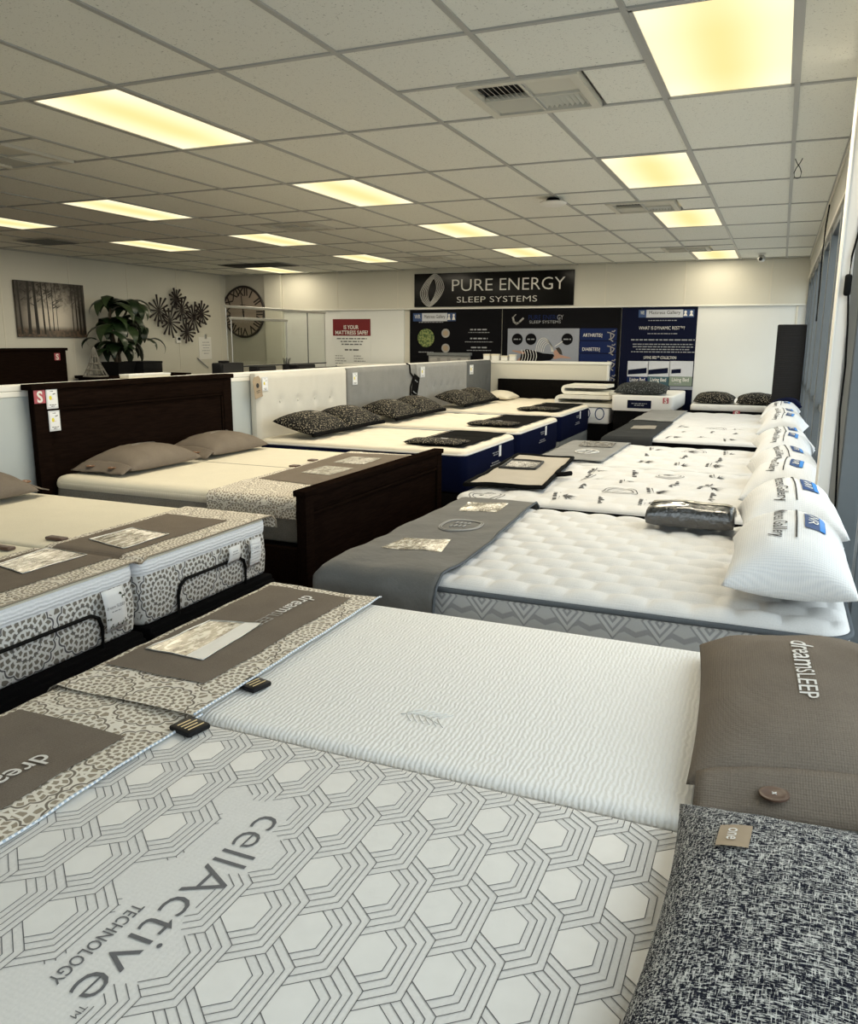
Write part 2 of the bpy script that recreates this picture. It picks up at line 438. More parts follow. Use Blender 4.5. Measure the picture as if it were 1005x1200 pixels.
# ------------------------------------------------------------------ mesh helpers
class MB:
    def __init__(s): s.v, s.f, s.mi, s.uvv = [], [], [], None
    def add(s, vs, fs, mi=0):
        n = len(s.v); s.v += [tuple(q) for q in vs]
        for f in fs: s.f.append(tuple(i+n for i in f)); s.mi.append(mi)
        return s
    def box(s, x0, x1, y0, y1, z0, z1, mi=0):
        vs = [(x, y, z) for x in (x0, x1) for y in (y0, y1) for z in (z0, z1)]
        return s.add(vs, [(0, 1, 3, 2), (4, 6, 7, 5), (0, 4, 5, 1), (2, 3, 7, 6), (0, 2, 6, 4), (1, 5, 7, 3)], mi)
    def rbox(s, x0, x1, y0, y1, z0, z1, r=.01, seg=2, mi=0):
        bm = bmesh.new(); bmesh.ops.create_cube(bm, size=1.0)
        for v in bm.verts:
            v.co = Vector(((x0+x1)/2+v.co.x*(x1-x0), (y0+y1)/2+v.co.y*(y1-y0), (z0+z1)/2+v.co.z*(z1-z0)))
        bmesh.ops.bevel(bm, geom=bm.edges[:], offset=r, segments=seg, affect='EDGES', profile=.5)
        bm.verts.index_update()
        s.add([v.co[:] for v in bm.verts], [[v.index for v in f.verts] for f in bm.faces], mi); bm.free(); return s
    def grid(s, fn, nu, nv, mi=0, us=None, vs=None):
        us = us or [i/nu for i in range(nu+1)]; vs = vs or [j/nv for j in range(nv+1)]
        pts = [fn(u, v) for u in us for v in vs]; n = len(vs)
        return s.add(pts, [(i*n+j, (i+1)*n+j, (i+1)*n+j+1, i*n+j+1) for i in range(len(us)-1) for j in range(n-1)], mi)
    def rings(s, rs, cap0=True, cap1=True, mi=0):
        n = len(rs[0]); vs = [p for r in rs for p in r]; fs = []
        for i in range(len(rs)-1):
            for j in range(n):
                k = (j+1) % n; fs.append((i*n+j, i*n+k, (i+1)*n+k, (i+1)*n+j))
        if cap0: fs.append(tuple(range(n-1, -1, -1)))
        if cap1: fs.append(tuple((len(rs)-1)*n+j for j in range(n)))
        return s.add(vs, fs, mi)
    def tube(s, pts, r, n=6, mi=0, closed=False):
        pts = [Vector(p) for p in pts]; rs = []; k = len(pts)
        up = Vector((0, 0, 1))
        for i, p in enumerate(pts):
            a = pts[(i-1) % k] if (closed or i > 0) else p; b = pts[(i+1) % k] if (closed or i < k-1) else p
            d = (b-a).normalized()
            x = d.cross(up)
            if x.length < 1e-3: x = d.cross(Vector((0, 1, 0)))
            x.normalize(); y = x.cross(d)
            rr = r[i] if isinstance(r, (list, tuple)) else r
            rs.append([p + x*math.cos(2*PI*j/n)*rr + y*math.sin(2*PI*j/n)*rr for j in range(n)])
        if closed: rs.append(rs[0]); return s.rings(rs, False, False, mi)
        return s.rings(rs, True, True, mi)
    def lathe(s, c, prof, n=24, ax=2, mi=0):
        c = Vector(c); rs = []
        for r, h in prof:
            ring = []
            for j in range(n):
                a, b = r*math.cos(2*PI*j/n), r*math.sin(2*PI*j/n)
                ring.append(c + (Vector((a, b, h)) if ax == 2 else Vector((a, h, b)) if ax == 1 else Vector((h, a, b))))
            rs.append(ring)
        return s.rings(rs, True, True, mi)
    def flat(s, poly, mi=0): return s.add(poly, [tuple(range(len(poly)))], mi)
    def text(s, t2d, place, mi=0):
        vs, fs = t2d
        return s.add([place(x, y) for x, y in vs], fs, mi)
    def build(s, name, mat, parent=None, smooth=None, org=None, mods=None):
        me = bpy.data.meshes.new(name)
        if org is None: org = parent_loc(parent) if parent else Vector((0, 0, 0))
        me.from_pydata([(x-org[0], y-org[1], z-org[2]) for x, y, z in s.v], [], s.f)
        for m in (mat if isinstance(mat, (list, tuple)) else [mat]): me.materials.append(m)
        if s.uvv:
            ul = me.uv_layers.new(name='cloth')
            for lp in me.loops: ul.data[lp.index].uv = s.uvv[lp.vertex_index]
        if any(s.mi): me.polygons.foreach_set('material_index', s.mi)
        bm = bmesh.new(); bm.from_mesh(me)
        if len(bm.faces) < 4000: bmesh.ops.recalc_face_normals(bm, faces=bm.faces[:])
        bm.to_mesh(me); bm.free()
        if smooth is not None:
            me.polygons.foreach_set('use_smooth', [True]*len(me.polygons))
            if smooth < 170: me.set_sharp_from_angle(angle=R(smooth))
        me.update()
        o = bpy.data.objects.new(name, me); COL.objects.link(o)
        if parent: o.parent = parent
        else: o.location = org
        return o
ABS = {}
def parent_loc(p):
    return ABS.get(p.name, Vector((0, 0, 0)))
def thing(name, label, cat, loc, group=None):
    o = bpy.data.objects.new(name, None); COL.objects.link(o)
    o.empty_display_size = .1; o.location = loc
    o['label'] = label; o['category'] = cat
    if group: o['group'] = group
    ABS[o.name] = Vector(loc); return o
def tag(o, label, cat, group=None):
    o['label'] = label; o['category'] = cat
    if group: o['group'] = group
    return o
def part(name, mb, mat, parent, smooth=None):
    """a part keeps its thing's origin; a sub-part (child of a part) shares it"""
    o = mb.build(name, mat, parent, smooth); ABS[o.name] = parent_loc(parent); return o
def struct(name, mb=None, mat=None, smooth=None):
    if mb is None:
        o = bpy.data.objects.new(name, None); COL.objects.link(o)
    else: o = mb.build(name, mat, None, smooth)
    o['kind'] = 'structure'; ABS[o.name] = Vector((0, 0, 0)); return o
def solid(o, t, off=-1.0):
    m = o.modifiers.new('thickness', 'SOLIDIFY'); m.thickness = t; m.offset = off; return o
def dup(root, loc, label, group=None, rz=None):
    r = root.copy(); COL.objects.link(r); r.location = loc; r['label'] = label
    if rz is not None: r.rotation_euler = (0, 0, rz)
    if group: r['group'] = group
    for ch in list(root.children):
        c = ch.copy(); COL.objects.link(c); c.parent = r
        for g in list(ch.children):
            d = g.copy(); COL.objects.link(d); d.parent = c
    return r
_TX = {}
def text2d(t, size=1.0, bold=0.0, align='CENTER', shear=0.0, space=1.0, width=None):
    """outline of a line of lettering as flat triangles, baseline at y = 0"""
    key = (t, bold, align, shear, space)
    if key not in _TX:
        cu = bpy.data.curves.new('lettering', 'FONT'); cu.body = t; cu.offset = bold; cu.align_x = align
        cu.shear = shear; cu.space_character = space; cu.resolution_u = 3; cu.size = 1.0
        o = bpy.data.objects.new('lettering', cu); COL.objects.link(o)
        dg = bpy.context.evaluated_depsgraph_get(); me = o.evaluated_get(dg).to_mesh()
        _TX[key] = ([(v.co.x, v.co.y) for v in me.vertices], [tuple(p.vertices) for p in me.polygons])
        o.evaluated_get(dg).to_mesh_clear(); bpy.data.objects.remove(o); bpy.data.curves.remove(cu)
    vs, fs = _TX[key]
    if width:
        xs = [x for x, _ in vs]; k = width/(max(xs)-min(xs)); return [(x*k, y*size) for x, y in vs], fs
    return [(x*size, y*size) for x, y in vs], fs
def plane_place(o, r, u):
    o, r, u = Vector(o), Vector(r), Vector(u)
    return lambda x, y: o + r*x + u*y
def nz(x, y, z=0.0, s=1.0): return mnoise.noise(Vector((x*s, y*s, z*s)))

# ------------------------------------------------------------------ bedding builders
def rrect(cx, cy, lx, ly, r, n=6):
    out = []
    for (sx, sy, a0) in ((1, 1, 0), (-1, 1, 90), (-1, -1, 180), (1, -1, 270)):
        for i in range(n+1):
            a = R(a0 + 90*i/n)
            out.append((cx + sx*(lx/2-r) + r*math.cos(a), cy + sy*(ly/2-r) + r*math.sin(a)))
    return out
def side_wall(cx, cy, lx, ly, r, prof, dens=0):
    """closed band of (z, outset) rings round a mattress"""
    m = MB(); rs = []
    for z, o in prof:
        rs.append([(x, y, z) for x, y in rrect(cx, cy, lx+2*o, ly+2*o, r+o, 6)])
    return m.rings(rs, True, True)
class Top:
    """top panel of a mattress; h(x, y) is its height"""
    def __init__(s, cx, cy, lx, ly, r, z, crown=.02, fn=None):
        s.a = (cx, cy, lx, ly, r, z, crown); s.fn = fn
    def edge(s, x, y):
        cx, cy, lx, ly, r, z, cr = s.a
        dx, dy = lx/2-abs(x-cx), ly/2-abs(y-cy)
        if dx < r and dy < r: return r-math.hypot(r-dx, r-dy)
        return min(dx, dy)
    def h(s, x, y):
        cx, cy, lx, ly, r, z, cr = s.a
        e = max(0, s.edge(x, y)); w_ = cr*1.5
        t = min(1, e/w_); hh = z + cr*(math.sqrt(max(0, 1-(1-t)**2))-1)
        if s.fn: hh += s.fn(x-cx, y-cy)*min(1, e/.05)
        return hh
    def mesh(s, step=.03):
        cx, cy, lx, ly, r, z, cr = s.a
        def ax(c, l):
            e = [0, .003, .008, .015, .025, .04]; n = max(2, int((l-.08)/step))
            p = [c-l/2+q for q in e] + [c-l/2+.04+(l-.08)*i/n for i in range(1, n)] + [c+l/2-q for q in reversed(e)]
            return p
        m = MB()
        def fn(x, y):
            dx, dy = lx/2-abs(x-cx), ly/2-abs(y-cy)
            if dx < r and dy < r:
                d = math.hypot(r-dx, r-dy)
                if d > r:
                    k = r/d; sx, sy = math.copysign(1, x-cx), math.copysign(1, y-cy)
                    x, y = cx+sx*(lx/2-r+(r-dx)*k), cy+sy*(ly/2-r+(r-dy)*k)
            return (x, y, s.h(x, y))
        return m.grid(fn, 0, 0, us=ax(cx, lx), vs=ax(cy, ly))
def piping(cx, cy, lx, ly, r, z, rad):
    return MB().tube([(x, y, z) for x, y in rrect(cx, cy, lx, ly, r, 5)], rad, 6, closed=True)
def fold(c, lo, hi, r=.03):
    """unfolded coordinate over an edge -> (position, drop)"""
    for e, sg in ((lo, -1), (hi, 1)):
        if e is None: continue
        over = (c-e)*sg
        if over > 0:
            a = min(over/r, PI/2)
            return e + sg*r*math.sin(a), r*(1-math.cos(a)) + max(0, over-r*PI/2)
    return c, 0.0
class Cloth:
    """cloth lying on a bed top and hanging over its edges; at(s, t) takes unfolded x, y"""
    def __init__(s, z, x=(None, None), y=(None, None), amp=.004, freq=6, seed=0, flare=.06, lift=.004, top=None):
        s.z, s.x, s.y, s.amp, s.fq, s.seed, s.fl, s.lift, s.top = z, x, y, amp, freq, seed, flare, lift, top
    def at(s, a, b, up=0.0):
        x, dx = fold(a, *s.x); y, dy = fold(b, *s.y)
        n = nz(a*s.fq, b*s.fq, s.seed) ; n2 = nz(a*s.fq*2.7, b*s.fq*2.7, s.seed+7)
        wv = s.amp*(n+.5*n2+.6)
        zt = s.top(min(max(x, -99), 99), y) if s.top else s.z
        d = math.hypot(dx, dy)
        L = s.lift + up
        if d <= 0: return Vector((x, y, zt + L + max(0, wv)))
        ox = oy = 0
        k = min(1, d/.03)
        if dx > 0: ox = math.copysign(1, a - (s.x[0] if s.x[0] is not None and a < s.x[0] else s.x[1]))*(L*k + s.fl*dx*.3 + max(0, wv)*k*2.0)
        if dy > 0: oy = math.copysign(1, b - (s.y[0] if s.y[0] is not None and b < s.y[0] else s.y[1]))*(L*k + s.fl*dy*.3 + max(0, wv)*k*2.0)
        return Vector((x+ox, y+oy, zt + L*(1-k) + max(0, wv)*(1-k) - d))
    def grid(s, a0, a1, b0, b1, step=.02, up=0.0, f=None):
        nu, nv = max(1, int(abs(a1-a0)/step)), max(1, int(abs(b1-b0)/step))
        uvs = []
        def fn(u, v):
            a, b = a0+(a1-a0)*u, b0+(b1-b0)*v
            if f: a, b = f(a, b, u, v)
            uvs.append((a, b)); return s.at(a, b, up)
        m = MB().grid(fn, nu, nv); m.uvv = uvs; return m
    def quad(s, q, n=8, up=0.0):
        """a patch with four (x, y) corners, in order"""
        def fn(u, v):
            a = Vector(q[0]).lerp(Vector(q[1]), u); b = Vector(q[3]).lerp(Vector(q[2]), u); p = a.lerp(b, v)
            return s.at(p.x, p.y, up)
        return MB().grid(fn, n, n)
    def edge(s, pts, rad, up=0.0): return MB().tube([s.at(a, b, up) for a, b in pts], rad, 5)
def seg(a, b, n=24): return [(a[0]+(b[0]-a[0])*i/n, a[1]+(b[1]-a[1])*i/n) for i in range(n+1)]

class Pillow:
    """w along local x, d along local y; mat4 places it"""
    def __init__(s, w_, d, h, pinch=.06, seed=0, low=.22, p=.48, wr=.006):
        s.w, s.d, s.h_, s.pinch, s.seed, s.low, s.p, s.wr = w_, d, h, pinch, seed, low, p, wr
    def at(s, u, v, side=1, up=0.0):
        x = s.w/2*u*(1-s.pinch*(1-v*v)*abs(u)**3); y = s.d/2*v*(1-s.pinch*(1-u*u)*abs(v)**3)
        q = max(0, (1-u*u)*(1-v*v))**s.p
        z = s.h_*((1-s.low)*q if side > 0 else -s.low*q)
        z += (s.wr*(nz(x*9, y*9, s.seed)+.5*nz(x*22, y*22, s.seed+3)))*min(1, q*2.5)*(1 if side > 0 else .2)
        return Vector((x, y, z + s.low*s.h_ + up))
    def mesh(s, n=26):
        f = lambda t: math.sin((t-.5)*PI)*.55 + (2*t-1)*.45
        m = MB()
        m.grid(lambda u, v: s.at(f(u), f(v), 1), n, n); m.grid(lambda u, v: s.at(f(u), f(1-v), -1), n, n)
        return m
    def text(s, t2d, x0, y0, up=.003, bend=0.0):
        m = MB(); vs, fs = t2d
        m.add([s.at((x0+x)/(s.w/2), (y0+y)/(s.d/2), 1, up) for x, y in vs], fs); return m
    def patch(s, x0, x1, y0, y1, n=6, up=.003):
        return MB().grid(lambda u, v: s.at((x0+(x1-x0)*u)/(s.w/2), (y0+(y1-y0)*v)/(s.d/2), 1, up), n, n)
def placed(mb, mat4):
    mb.v = [tuple(mat4 @ Vector(p)) for p in mb.v]; return mb
def weld(o):
    bm = bmesh.new(); bm.from_mesh(o.data); bmesh.ops.remove_doubles(bm, verts=bm.verts[:], dist=.0006)
    bmesh.ops.recalc_face_normals(bm, faces=bm.faces[:]); bm.to_mesh(o.data); bm.free()
    o.data.polygons.foreach_set('use_smooth', [True]*len(o.data.polygons)); return o
def frame(origin, xdir, ydir, tilt=0.0):
    """matrix whose x axis is xdir, y axis is ydir raised by tilt"""
    x = Vector(xdir).normalized(); y = Vector(ydir).normalized(); y = (y*math.cos(tilt) + Vector((0, 0, 1))*math.sin(tilt)).normalized()
    z = x.cross(y); o = Vector(origin)
    return Matrix(((x.x, y.x, z.x, o.x), (x.y, y.y, z.y, o.y), (x.z, y.z, z.z, o.z), (0, 0, 0, 1)))
def turned(mat4, empty):
    """give the empty the rotation of mat4, so copies keep it"""
    empty.matrix_world = mat4; ABS[empty.name] = Vector((0, 0, 0)); return empty

# ================================================================== THE SETTING
floor = struct('floor', MB().box(XL-.1, XR+.1, YF-.1, YB+.2, -.1, -.012), M['floor'])
rnd = random.Random(4)
yy = 1.2
row = 0
for i in range(17):                   # floor boards of the aisle and between the beds
    x0 = -4.27 + i*.19
    y0 = 1.0 - rnd.random()*.9
    while y0 < 8.6:
        L = 1.25
        m = MB(); m.rbox(x0+.0015, x0+.1885, y0+.0015, y0+L-.0015, -.012, rnd.uniform(-.0008, .0008), .002, 1)
        part('floor_board', m, M['floor_wood'], floor); y0 += L
ceil = struct('ceiling', MB().box(XL-.1, XR+.1, YF-.1, YB+.2, ZC+.06, ZC+.14), M['wall'])
g = MB()
TB = .012
XS = [GX+.6*i for i in range(-16, 1)]
lamp_cells = [(-1, 0), (-2, 2), (-2, 4), (-2, 7), (-6, 0), (-6, 2), (-6, 4), (-6, 6), (-10, 2), (-10, 4), (-10, 6), (-13, 2), (-13, 4), (-14, 7)]
vent_pos = [(-2.5, .5), (-2.5, 3.5), (-2.5, 6.5), (-8.5, .5), (-8.5, 3.5), (-8.5, 6.5)]
grille_pos = [(-14.5, 3.5), (-14, 6.5)]
def cut_by_vent(c, j):
    return any(j == int(vj) and vi-1 < c < vi+1 for vi, vj in vent_pos)
for x in XS: g.box(x-TB, x+TB, YF, YB, ZC-.004, ZC+.03)
g.box(XR-.02, XR, YF, YB, ZC-.004, ZC+.03); g.box(XL, XL+.02, YF, YB, ZC-.004, ZC+.03)
for j in range(-5, 9):
    y = GY+1.2*j; g.box(XL, XR, y-TB, y+TB, ZC-.0035, ZC+.03)
for vi, vj in vent_pos:
    y = GY+1.2*vj; g.box(GX+.6*(vi-.5), GX+.6*(vi+1.5), y-TB, y+TB, ZC-.003, ZC+.03)
part('ceiling_grid', g, M['tbar'], ceil)
def tile_mesh(x0, x1, y0, y1):
    return MB().rbox(x0+TB*.6, x1-TB*.6, y0+TB*.6, y1-TB*.6, ZC+.004, ZC+.020, .004, 1)
xs = XS + [XR]
xs = [XL] + xs
for a, b in zip(xs[:-1], xs[1:]):
    c = round((a-GX)/.6) if a > XL+.01 else -17
    for j in range(-3, 9):
        y0, y1 = max(GY+1.2*j, YF), min(GY+1.2*(j+1), YB)
        if (c, j) in lamp_cells: continue
        if any(j == int(vj) and vi-.9 < c < vi+.9 for vi, vj in vent_pos):
            part('ceiling_tile', tile_mesh(a, b, y0, y0+.6), M['tile'], ceil)
            vi = [vi for vi, vj in vent_pos if j == int(vj) and vi-.9 < c < vi+.9][0]
            part('ceiling_tile', tile_mesh(a, a+.3, y0+.6, y1) if c < vi else tile_mesh(a+.3, b, y0+.6, y1), M['tile'], ceil)
        else:
            part('ceiling_tile', tile_mesh(a, b, y0, y1), M['tile'], ceil)
part('ceiling_tile', tile_mesh(XL, XR, YF, GY-3.6), M['tile'], ceil)

# left wall: sheets with cover strips
wl = struct('wall_left', MB().box(XL-.12, XL-.02, YF, YB+.1, 0, ZC+.06), M['wall'])
ys = [YF] + [9.296 + 1.181*k for k in range(-10, 4)] + [YB]
for a, b in zip(ys[:-1], ys[1:]):
    if b-a > .1: part('wall_panel', MB().rbox(XL-.02, XL, a+.001, b-.001, 0, ZC, .003, 1), M['wall'], wl)
for y in ys[1:-1]: part('joint_strip', MB().rbox(XL, XL+.006, y-.011, y+.011, 0, ZC, .002, 1), M['batten'], wl)
# back wall: upper bulkhead of panels over a paler lower wall
wb = struct('wall_back', MB().box(XL, XR+.1, YB+.06, YB+.2, 0, ZC+.06), M['wall'])
bx = [XL, -8.86, -8.50] + [-7.345+1.19*k for k in range(0, 7)] + [XR+.1]
for k, (a, b) in enumerate(zip(bx[:-1], bx[1:])):
    yf = YB if k != 1 else YB-.05
    if k == 0: part('wall_panel', MB().rbox(a, b-.001, YB, YB+.06, 0, ZC, .003, 1), M['fascia'], wb)
    elif k == 1: part('wall_pilaster', MB().rbox(a, b-.001, YB-.05, YB+.06, 0, ZC, .004, 1), M['wall'], wb)
    else: part('bulkhead_panel', MB().rbox(a+.001, b-.001, YB, YB+.06, 2.06, ZC, .003, 1), M['wall'], wb)
for x in bx[3:-1]: part('joint_strip', MB().rbox(x-.011, x+.011, YB-.005, YB, 2.06, ZC, .002, 1), M['batten'], wb)
part('bulkhead_edge', MB().rbox(-8.5, XR, YB-.012, YB+.05, 2.045, 2.065, .003, 1), M['cap'], wb)
for a, b in ((-8.5, -7.3), (-7.299, -6.05)):
    part('lower_panel', MB().rbox(a, b-.001, YB+.03, YB+.06, 0, 2.045, .003, 1), M['wall_white'], wb)
part('lower_panel', MB().rbox(-1.20, XR, YB+.03, YB+.06, 0, 2.045, .003, 1), M['wall_white'], wb)
part('door_edge', MB().rbox(.16, .19, YB+.018, YB+.03, 0, 2.04, .003, 1), M['batten'], wb)
# the wall behind the photographer
wf = struct('wall_front', MB().box(XL-.1, -3.6, YF-.12, YF-.001, 0, ZC+.06), M['wall'])
part('fascia', MB().box(-3.6, XR+.1, YF-.12, YF-.001, 2.40, ZC+.06), M['fascia'], wf)
part('stall_riser', MB().box(-3.6, XR+.1, YF-.12, YF-.001, 0, .45), M['wall_white'], wf)
wn = struct('window_15')  # unseen glazing added behind the camera, to light bed sides that face it
for x in (-3.6, -2.32, -1.04, XR-.06): part('mullion', MB().rbox(x, x+.06, YF-.11, YF-.004, .45, 2.40, .004, 1), M['alu'], wn)
for a_, b_ in ((-3.54, -2.32), (-2.26, -1.04), (-.98, XR-.06)): part('pane', MB().box(a_, b_, YF-.063, YF-.057, .45, 2.40), M['glass'], wn)
# shop front on the right
wr = struct('wall_right', MB().rbox(XR, XR+.14, YF, YB+.06, 2.40, ZC+.06, .004, 1), M['fascia'])
part('fascia_edge', MB().rbox(XR-.006, XR, YF, YB, 2.40, 2.43, .002, 1), M['batten'], wr)
part('ceiling_angle', MB().rbox(XR-.012, XR, YF, YB, ZC-.03, ZC-.005, .002, 1), M['batten'], wr)
part('sill', MB().rbox(XR+.03, XR+.14, YF, YB+.06, 0, .10, .004, 1), M['alu'], wr)
part('post', MB().rbox(.204, .258, 4.03, 4.19, 0, ZC-.005, .006, 2), M['post'], wr)
part('post_return', MB().rbox(.258, XR+.12, 4.06, 4.19, 0, ZC-.005, .004, 1), M['fascia'], wr)
part('post_edge', MB().rbox(.2045, .212, 4.022, 4.03, 0, ZC-.02, .002, 1), M['cap'], wr)
wy = [YF, -1.7, -.4, .9, 2.0, 3.0, 4.03]
wy2 = [4.19, 5.2, 6.2, 7.4, 8.6, 9.8, 11.0, 12.1, YB]
k = 0
for lst in (wy, wy2):
    for a, b in zip(lst[:-1], lst[1:]):
        k += 1
        wn = struct(f'window_{k}')
        for y in (a, b-.05):
            part('mullion', MB().rbox(XR+.006, XR+.12, y, y+.05, .10, 2.40, .004, 1), M['alu'], wn)
        part('frame_head', MB().rbox(XR+.012, XR+.12, a+.05, b-.05, 2.34, 2.40, .003, 1), M['alu_dark'], wn)
        part('frame_foot', MB().rbox(XR+.012, XR+.12, a+.05, b-.05, .10, .17, .003, 1), M['alu'], wn)
        if b > 5.1: part('mid_rail', MB().rbox(XR+.04, XR+.10, a+.05, b-.05, .98, 1.03, .003, 1), M['alu'], wn)
        part('pane', MB().box(XR+.075, XR+.081, a+.05, b-.05, .17, 2.34), M['glass'], wn)
struct('ground_outside', MB().box(XR+.3, 40, -30, 40, -.25, -.12), M['pavement'])
# the low partition the left-hand headboards stand against
PX = -4.345
pt = struct('partition_left', MB().box(PX-.09, PX-.012, 1.0, 12.68, 0, 1.195), M['partition'])
for a, b in zip([1.0+1.2*k for k in range(10)], [1.0+1.2*k for k in range(1, 10)] + [12.68]):
    part('partition_panel', MB().rbox(PX-.012, PX-.002, a+.001, b-.001, 0, 1.18, .002, 1), M['partition'], pt)
part('partition_cap', MB().rbox(PX-.11, PX+.004, 1.0, 12.70, 1.195, 1.232, .005, 2), M['cap'], pt)
part('cap_moulding', MB().rbox(PX-.002, PX+.003, 1.0, 12.58, 1.16, 1.194, .003, 1), M['cap'], pt)
pb = struct('partition_back', MB().box(PX+.03, -2.39, 12.59, 12.68, 0, 1.175), M['cap'])
part('partition_cap', MB().rbox(PX+.03, -2.365, 12.565, 12.70, 1.175, 1.215, .005, 2), M['cap'], pb)
part('partition_panel', MB().rbox(PX+.06, -2.41, 12.58, 12.592, 0, 1.172, .002, 1), M['wall'], pb)
part('end_post', MB().rbox(-2.41, -2.385, 12.57, 12.69, 0, 1.174, .003, 1), M['cap'], pb)

# ------------------------------------------------------------------ ceiling fittings
lamp_labels = {
 (-1, 0): 'large glowing ceiling light panel at the top right, nearest the camera',
 (-2, 2): 'glowing ceiling light panel second from the camera on the right, above a round white fitting',
 (-2, 4): 'glowing ceiling light panel third from the camera in the right hand row',
 (-2, 7): 'glowing ceiling light panel farthest on the right, close to the back wall',
 (-6, 0): 'large glowing ceiling light panel at the upper left, nearest of the left ones',
 (-6, 2): 'glowing ceiling light panel in the middle of the ceiling, second in its row',
 (-6, 4): 'glowing ceiling light panel third in the middle row, before the black sign',
 (-6, 6): 'glowing ceiling light panel last in the middle row, just above the black sign',
 (-10, 2): 'glowing ceiling light panel on the left, above the potted plant',
 (-10, 4): 'glowing ceiling light panel above the wall clock, second in its row',
 (-10, 6): 'small looking ceiling light panel above the red safety poster',
 (-13, 2): 'glowing ceiling light panel cut by the left edge, above the forest picture',
 (-13, 4): 'glowing ceiling light panel above the metal starburst wall art',
 (-14, 7): 'narrow looking ceiling light panel in the far left corner beside the dark opening'}
for (c, j) in lamp_cells:
    x0, y0 = GX+.6*c, GY+1.2*j
    y1 = min(y0+1.2, YB-.02)
    t = thing('ceiling_light', lamp_labels[(c, j)], 'light', (x0+.3, (y0+y1)/2, ZC), 'recessed ceiling light panels')
    fr = MB(); a, b = TB, .028
    fr.box(x0+a, x0+b, y0+a, y1-a, ZC-.003, ZC+.02); fr.box(x0+.6-b, x0+.6-a, y0+a, y1-a, ZC-.003, ZC+.02)
    fr.box(x0+a, x0+.6-a, y0+a, y0+b, ZC-.003, ZC+.02); fr.box(x0+a, x0+.6-a, y1-b, y1-a, ZC-.003, ZC+.02)
    part('frame', fr, M['tbar'], t)
    part('diffuser', MB().box(x0+b, x0+.6-b, y0+b, y1-b, ZC+.002, ZC+.010), M['diffuser'], t)
    l = bpy.data.lights.new('panel_lamp', 'AREA'); l.shape = 'RECTANGLE'; l.size = .54; l.size_y = y1-y0-.06
    l.energy = LAMP_POWER*(.55 if j == 7 else 1.0); l.color = (1.0, .90, .70)
    lo = bpy.data.objects.new('panel_lamp', l); COL.objects.link(lo); lo.parent = t; lo.location = (0, 0, -.006)
vent_labels = ['four way ceiling air vent near the camera, beside the large right light',
 'four way ceiling air vent between two right hand lights', 'small ceiling air vent beside the farthest right light',
 'ceiling air vent cut off by the left edge of the picture', 'ceiling air vent in the middle distance left of centre',
 'faint far ceiling air vent above the black sign']
for (vi, vj), lab in zip(vent_pos, vent_labels):
    x0, y0 = GX+.6*vi, GY+1.2*vj
    t = thing('ceiling_vent', lab, 'vent', (x0+.3, y0+.3, ZC), 'four way ceiling vents')
    fr = MB(); a, b = TB, .055
    fr.box(x0+a, x0+b, y0+a, y0+.6-a, ZC-.012, ZC+.02); fr.box(x0+.6-b, x0+.6-a, y0+a, y0+.6-a, ZC-.012, ZC+.02)
    fr.box(x0+b, x0+.6-b, y0+a, y0+b, ZC-.012, ZC+.02); fr.box(x0+b, x0+.6-b, y0+.6-b, y0+.6-a, ZC-.012, ZC+.02)
    fr.box(x0+.296, x0+.304, y0+b, y0+.6-b, ZC-.008, ZC+.02); fr.box(x0+b, x0+.6-b, y0+.296, y0+.304, ZC-.008, ZC+.02)
    part('frame', fr, M['wall'], t)
    part('duct', MB().box(x0+.03, x0+.57, y0+.03, y0+.57, ZC+.022, ZC+.026), M['ink'], t)
    if vj > 3 and vi < -7: ang = {(0, 0): 1, (1, 0): -1, (0, 1): -1, (1, 1): 1}
    for qx in (0, 1):
        for qy in (0, 1):
            bx0, by0 = x0+b+.002+qx*.246, y0+b+.002+qy*.246
            n = 9
            for k in range(n):
                m = MB(); d = .24/n; wdt = .024
                tilt = R(40)*(1 if (qx+qy) % 2 == 0 else -1)*(1 if qx == 0 else 1)
                along_y = (qx + qy) % 2 == 0
                cx_, cy_ = bx0+.12, by0+.12
                off = -.12 + d*(k+.5)
                cs, sn = math.cos(tilt)*wdt/2, math.sin(tilt)*wdt/2
                sn = abs(sn)*{(0, 0): -1, (1, 1): 1, (0, 1): -1, (1, 0): -1}[(qx, qy)]*(1 if vi > -7 else 1)
                if (qx, qy) == (1, 0): cs, sn = cs*1.15, sn*.3
                if (qx, qy) == (1, 1): cs *= .62
                if along_y:
                    q = [(cx_+off-cs, by0, ZC+.006-sn), (cx_+off+cs, by0, ZC+.006+sn), (cx_+off+cs, by0+.24, ZC+.006+sn), (cx_+off-cs, by0+.24, ZC+.006-sn)]
                else:
                    q = [(bx0, cy_+off-cs, ZC+.006-sn), (bx0, cy_+off+cs, ZC+.006+sn), (bx0+.24, cy_+off+cs, ZC+.006+sn), (bx0+.24, cy_+off-cs, ZC+.006-sn)]
                vs = [Vector(p) for p in q] + [Vector(p)+Vector((0, 0, .002)) for p in q]
                m.add(vs, [(0, 1, 2, 3), (7, 6, 5, 4), (0, 4, 5, 1), (1, 5, 6, 2), (2, 6, 7, 3), (3, 7, 4, 0)])
                part('slat', m, M['wall'], t)
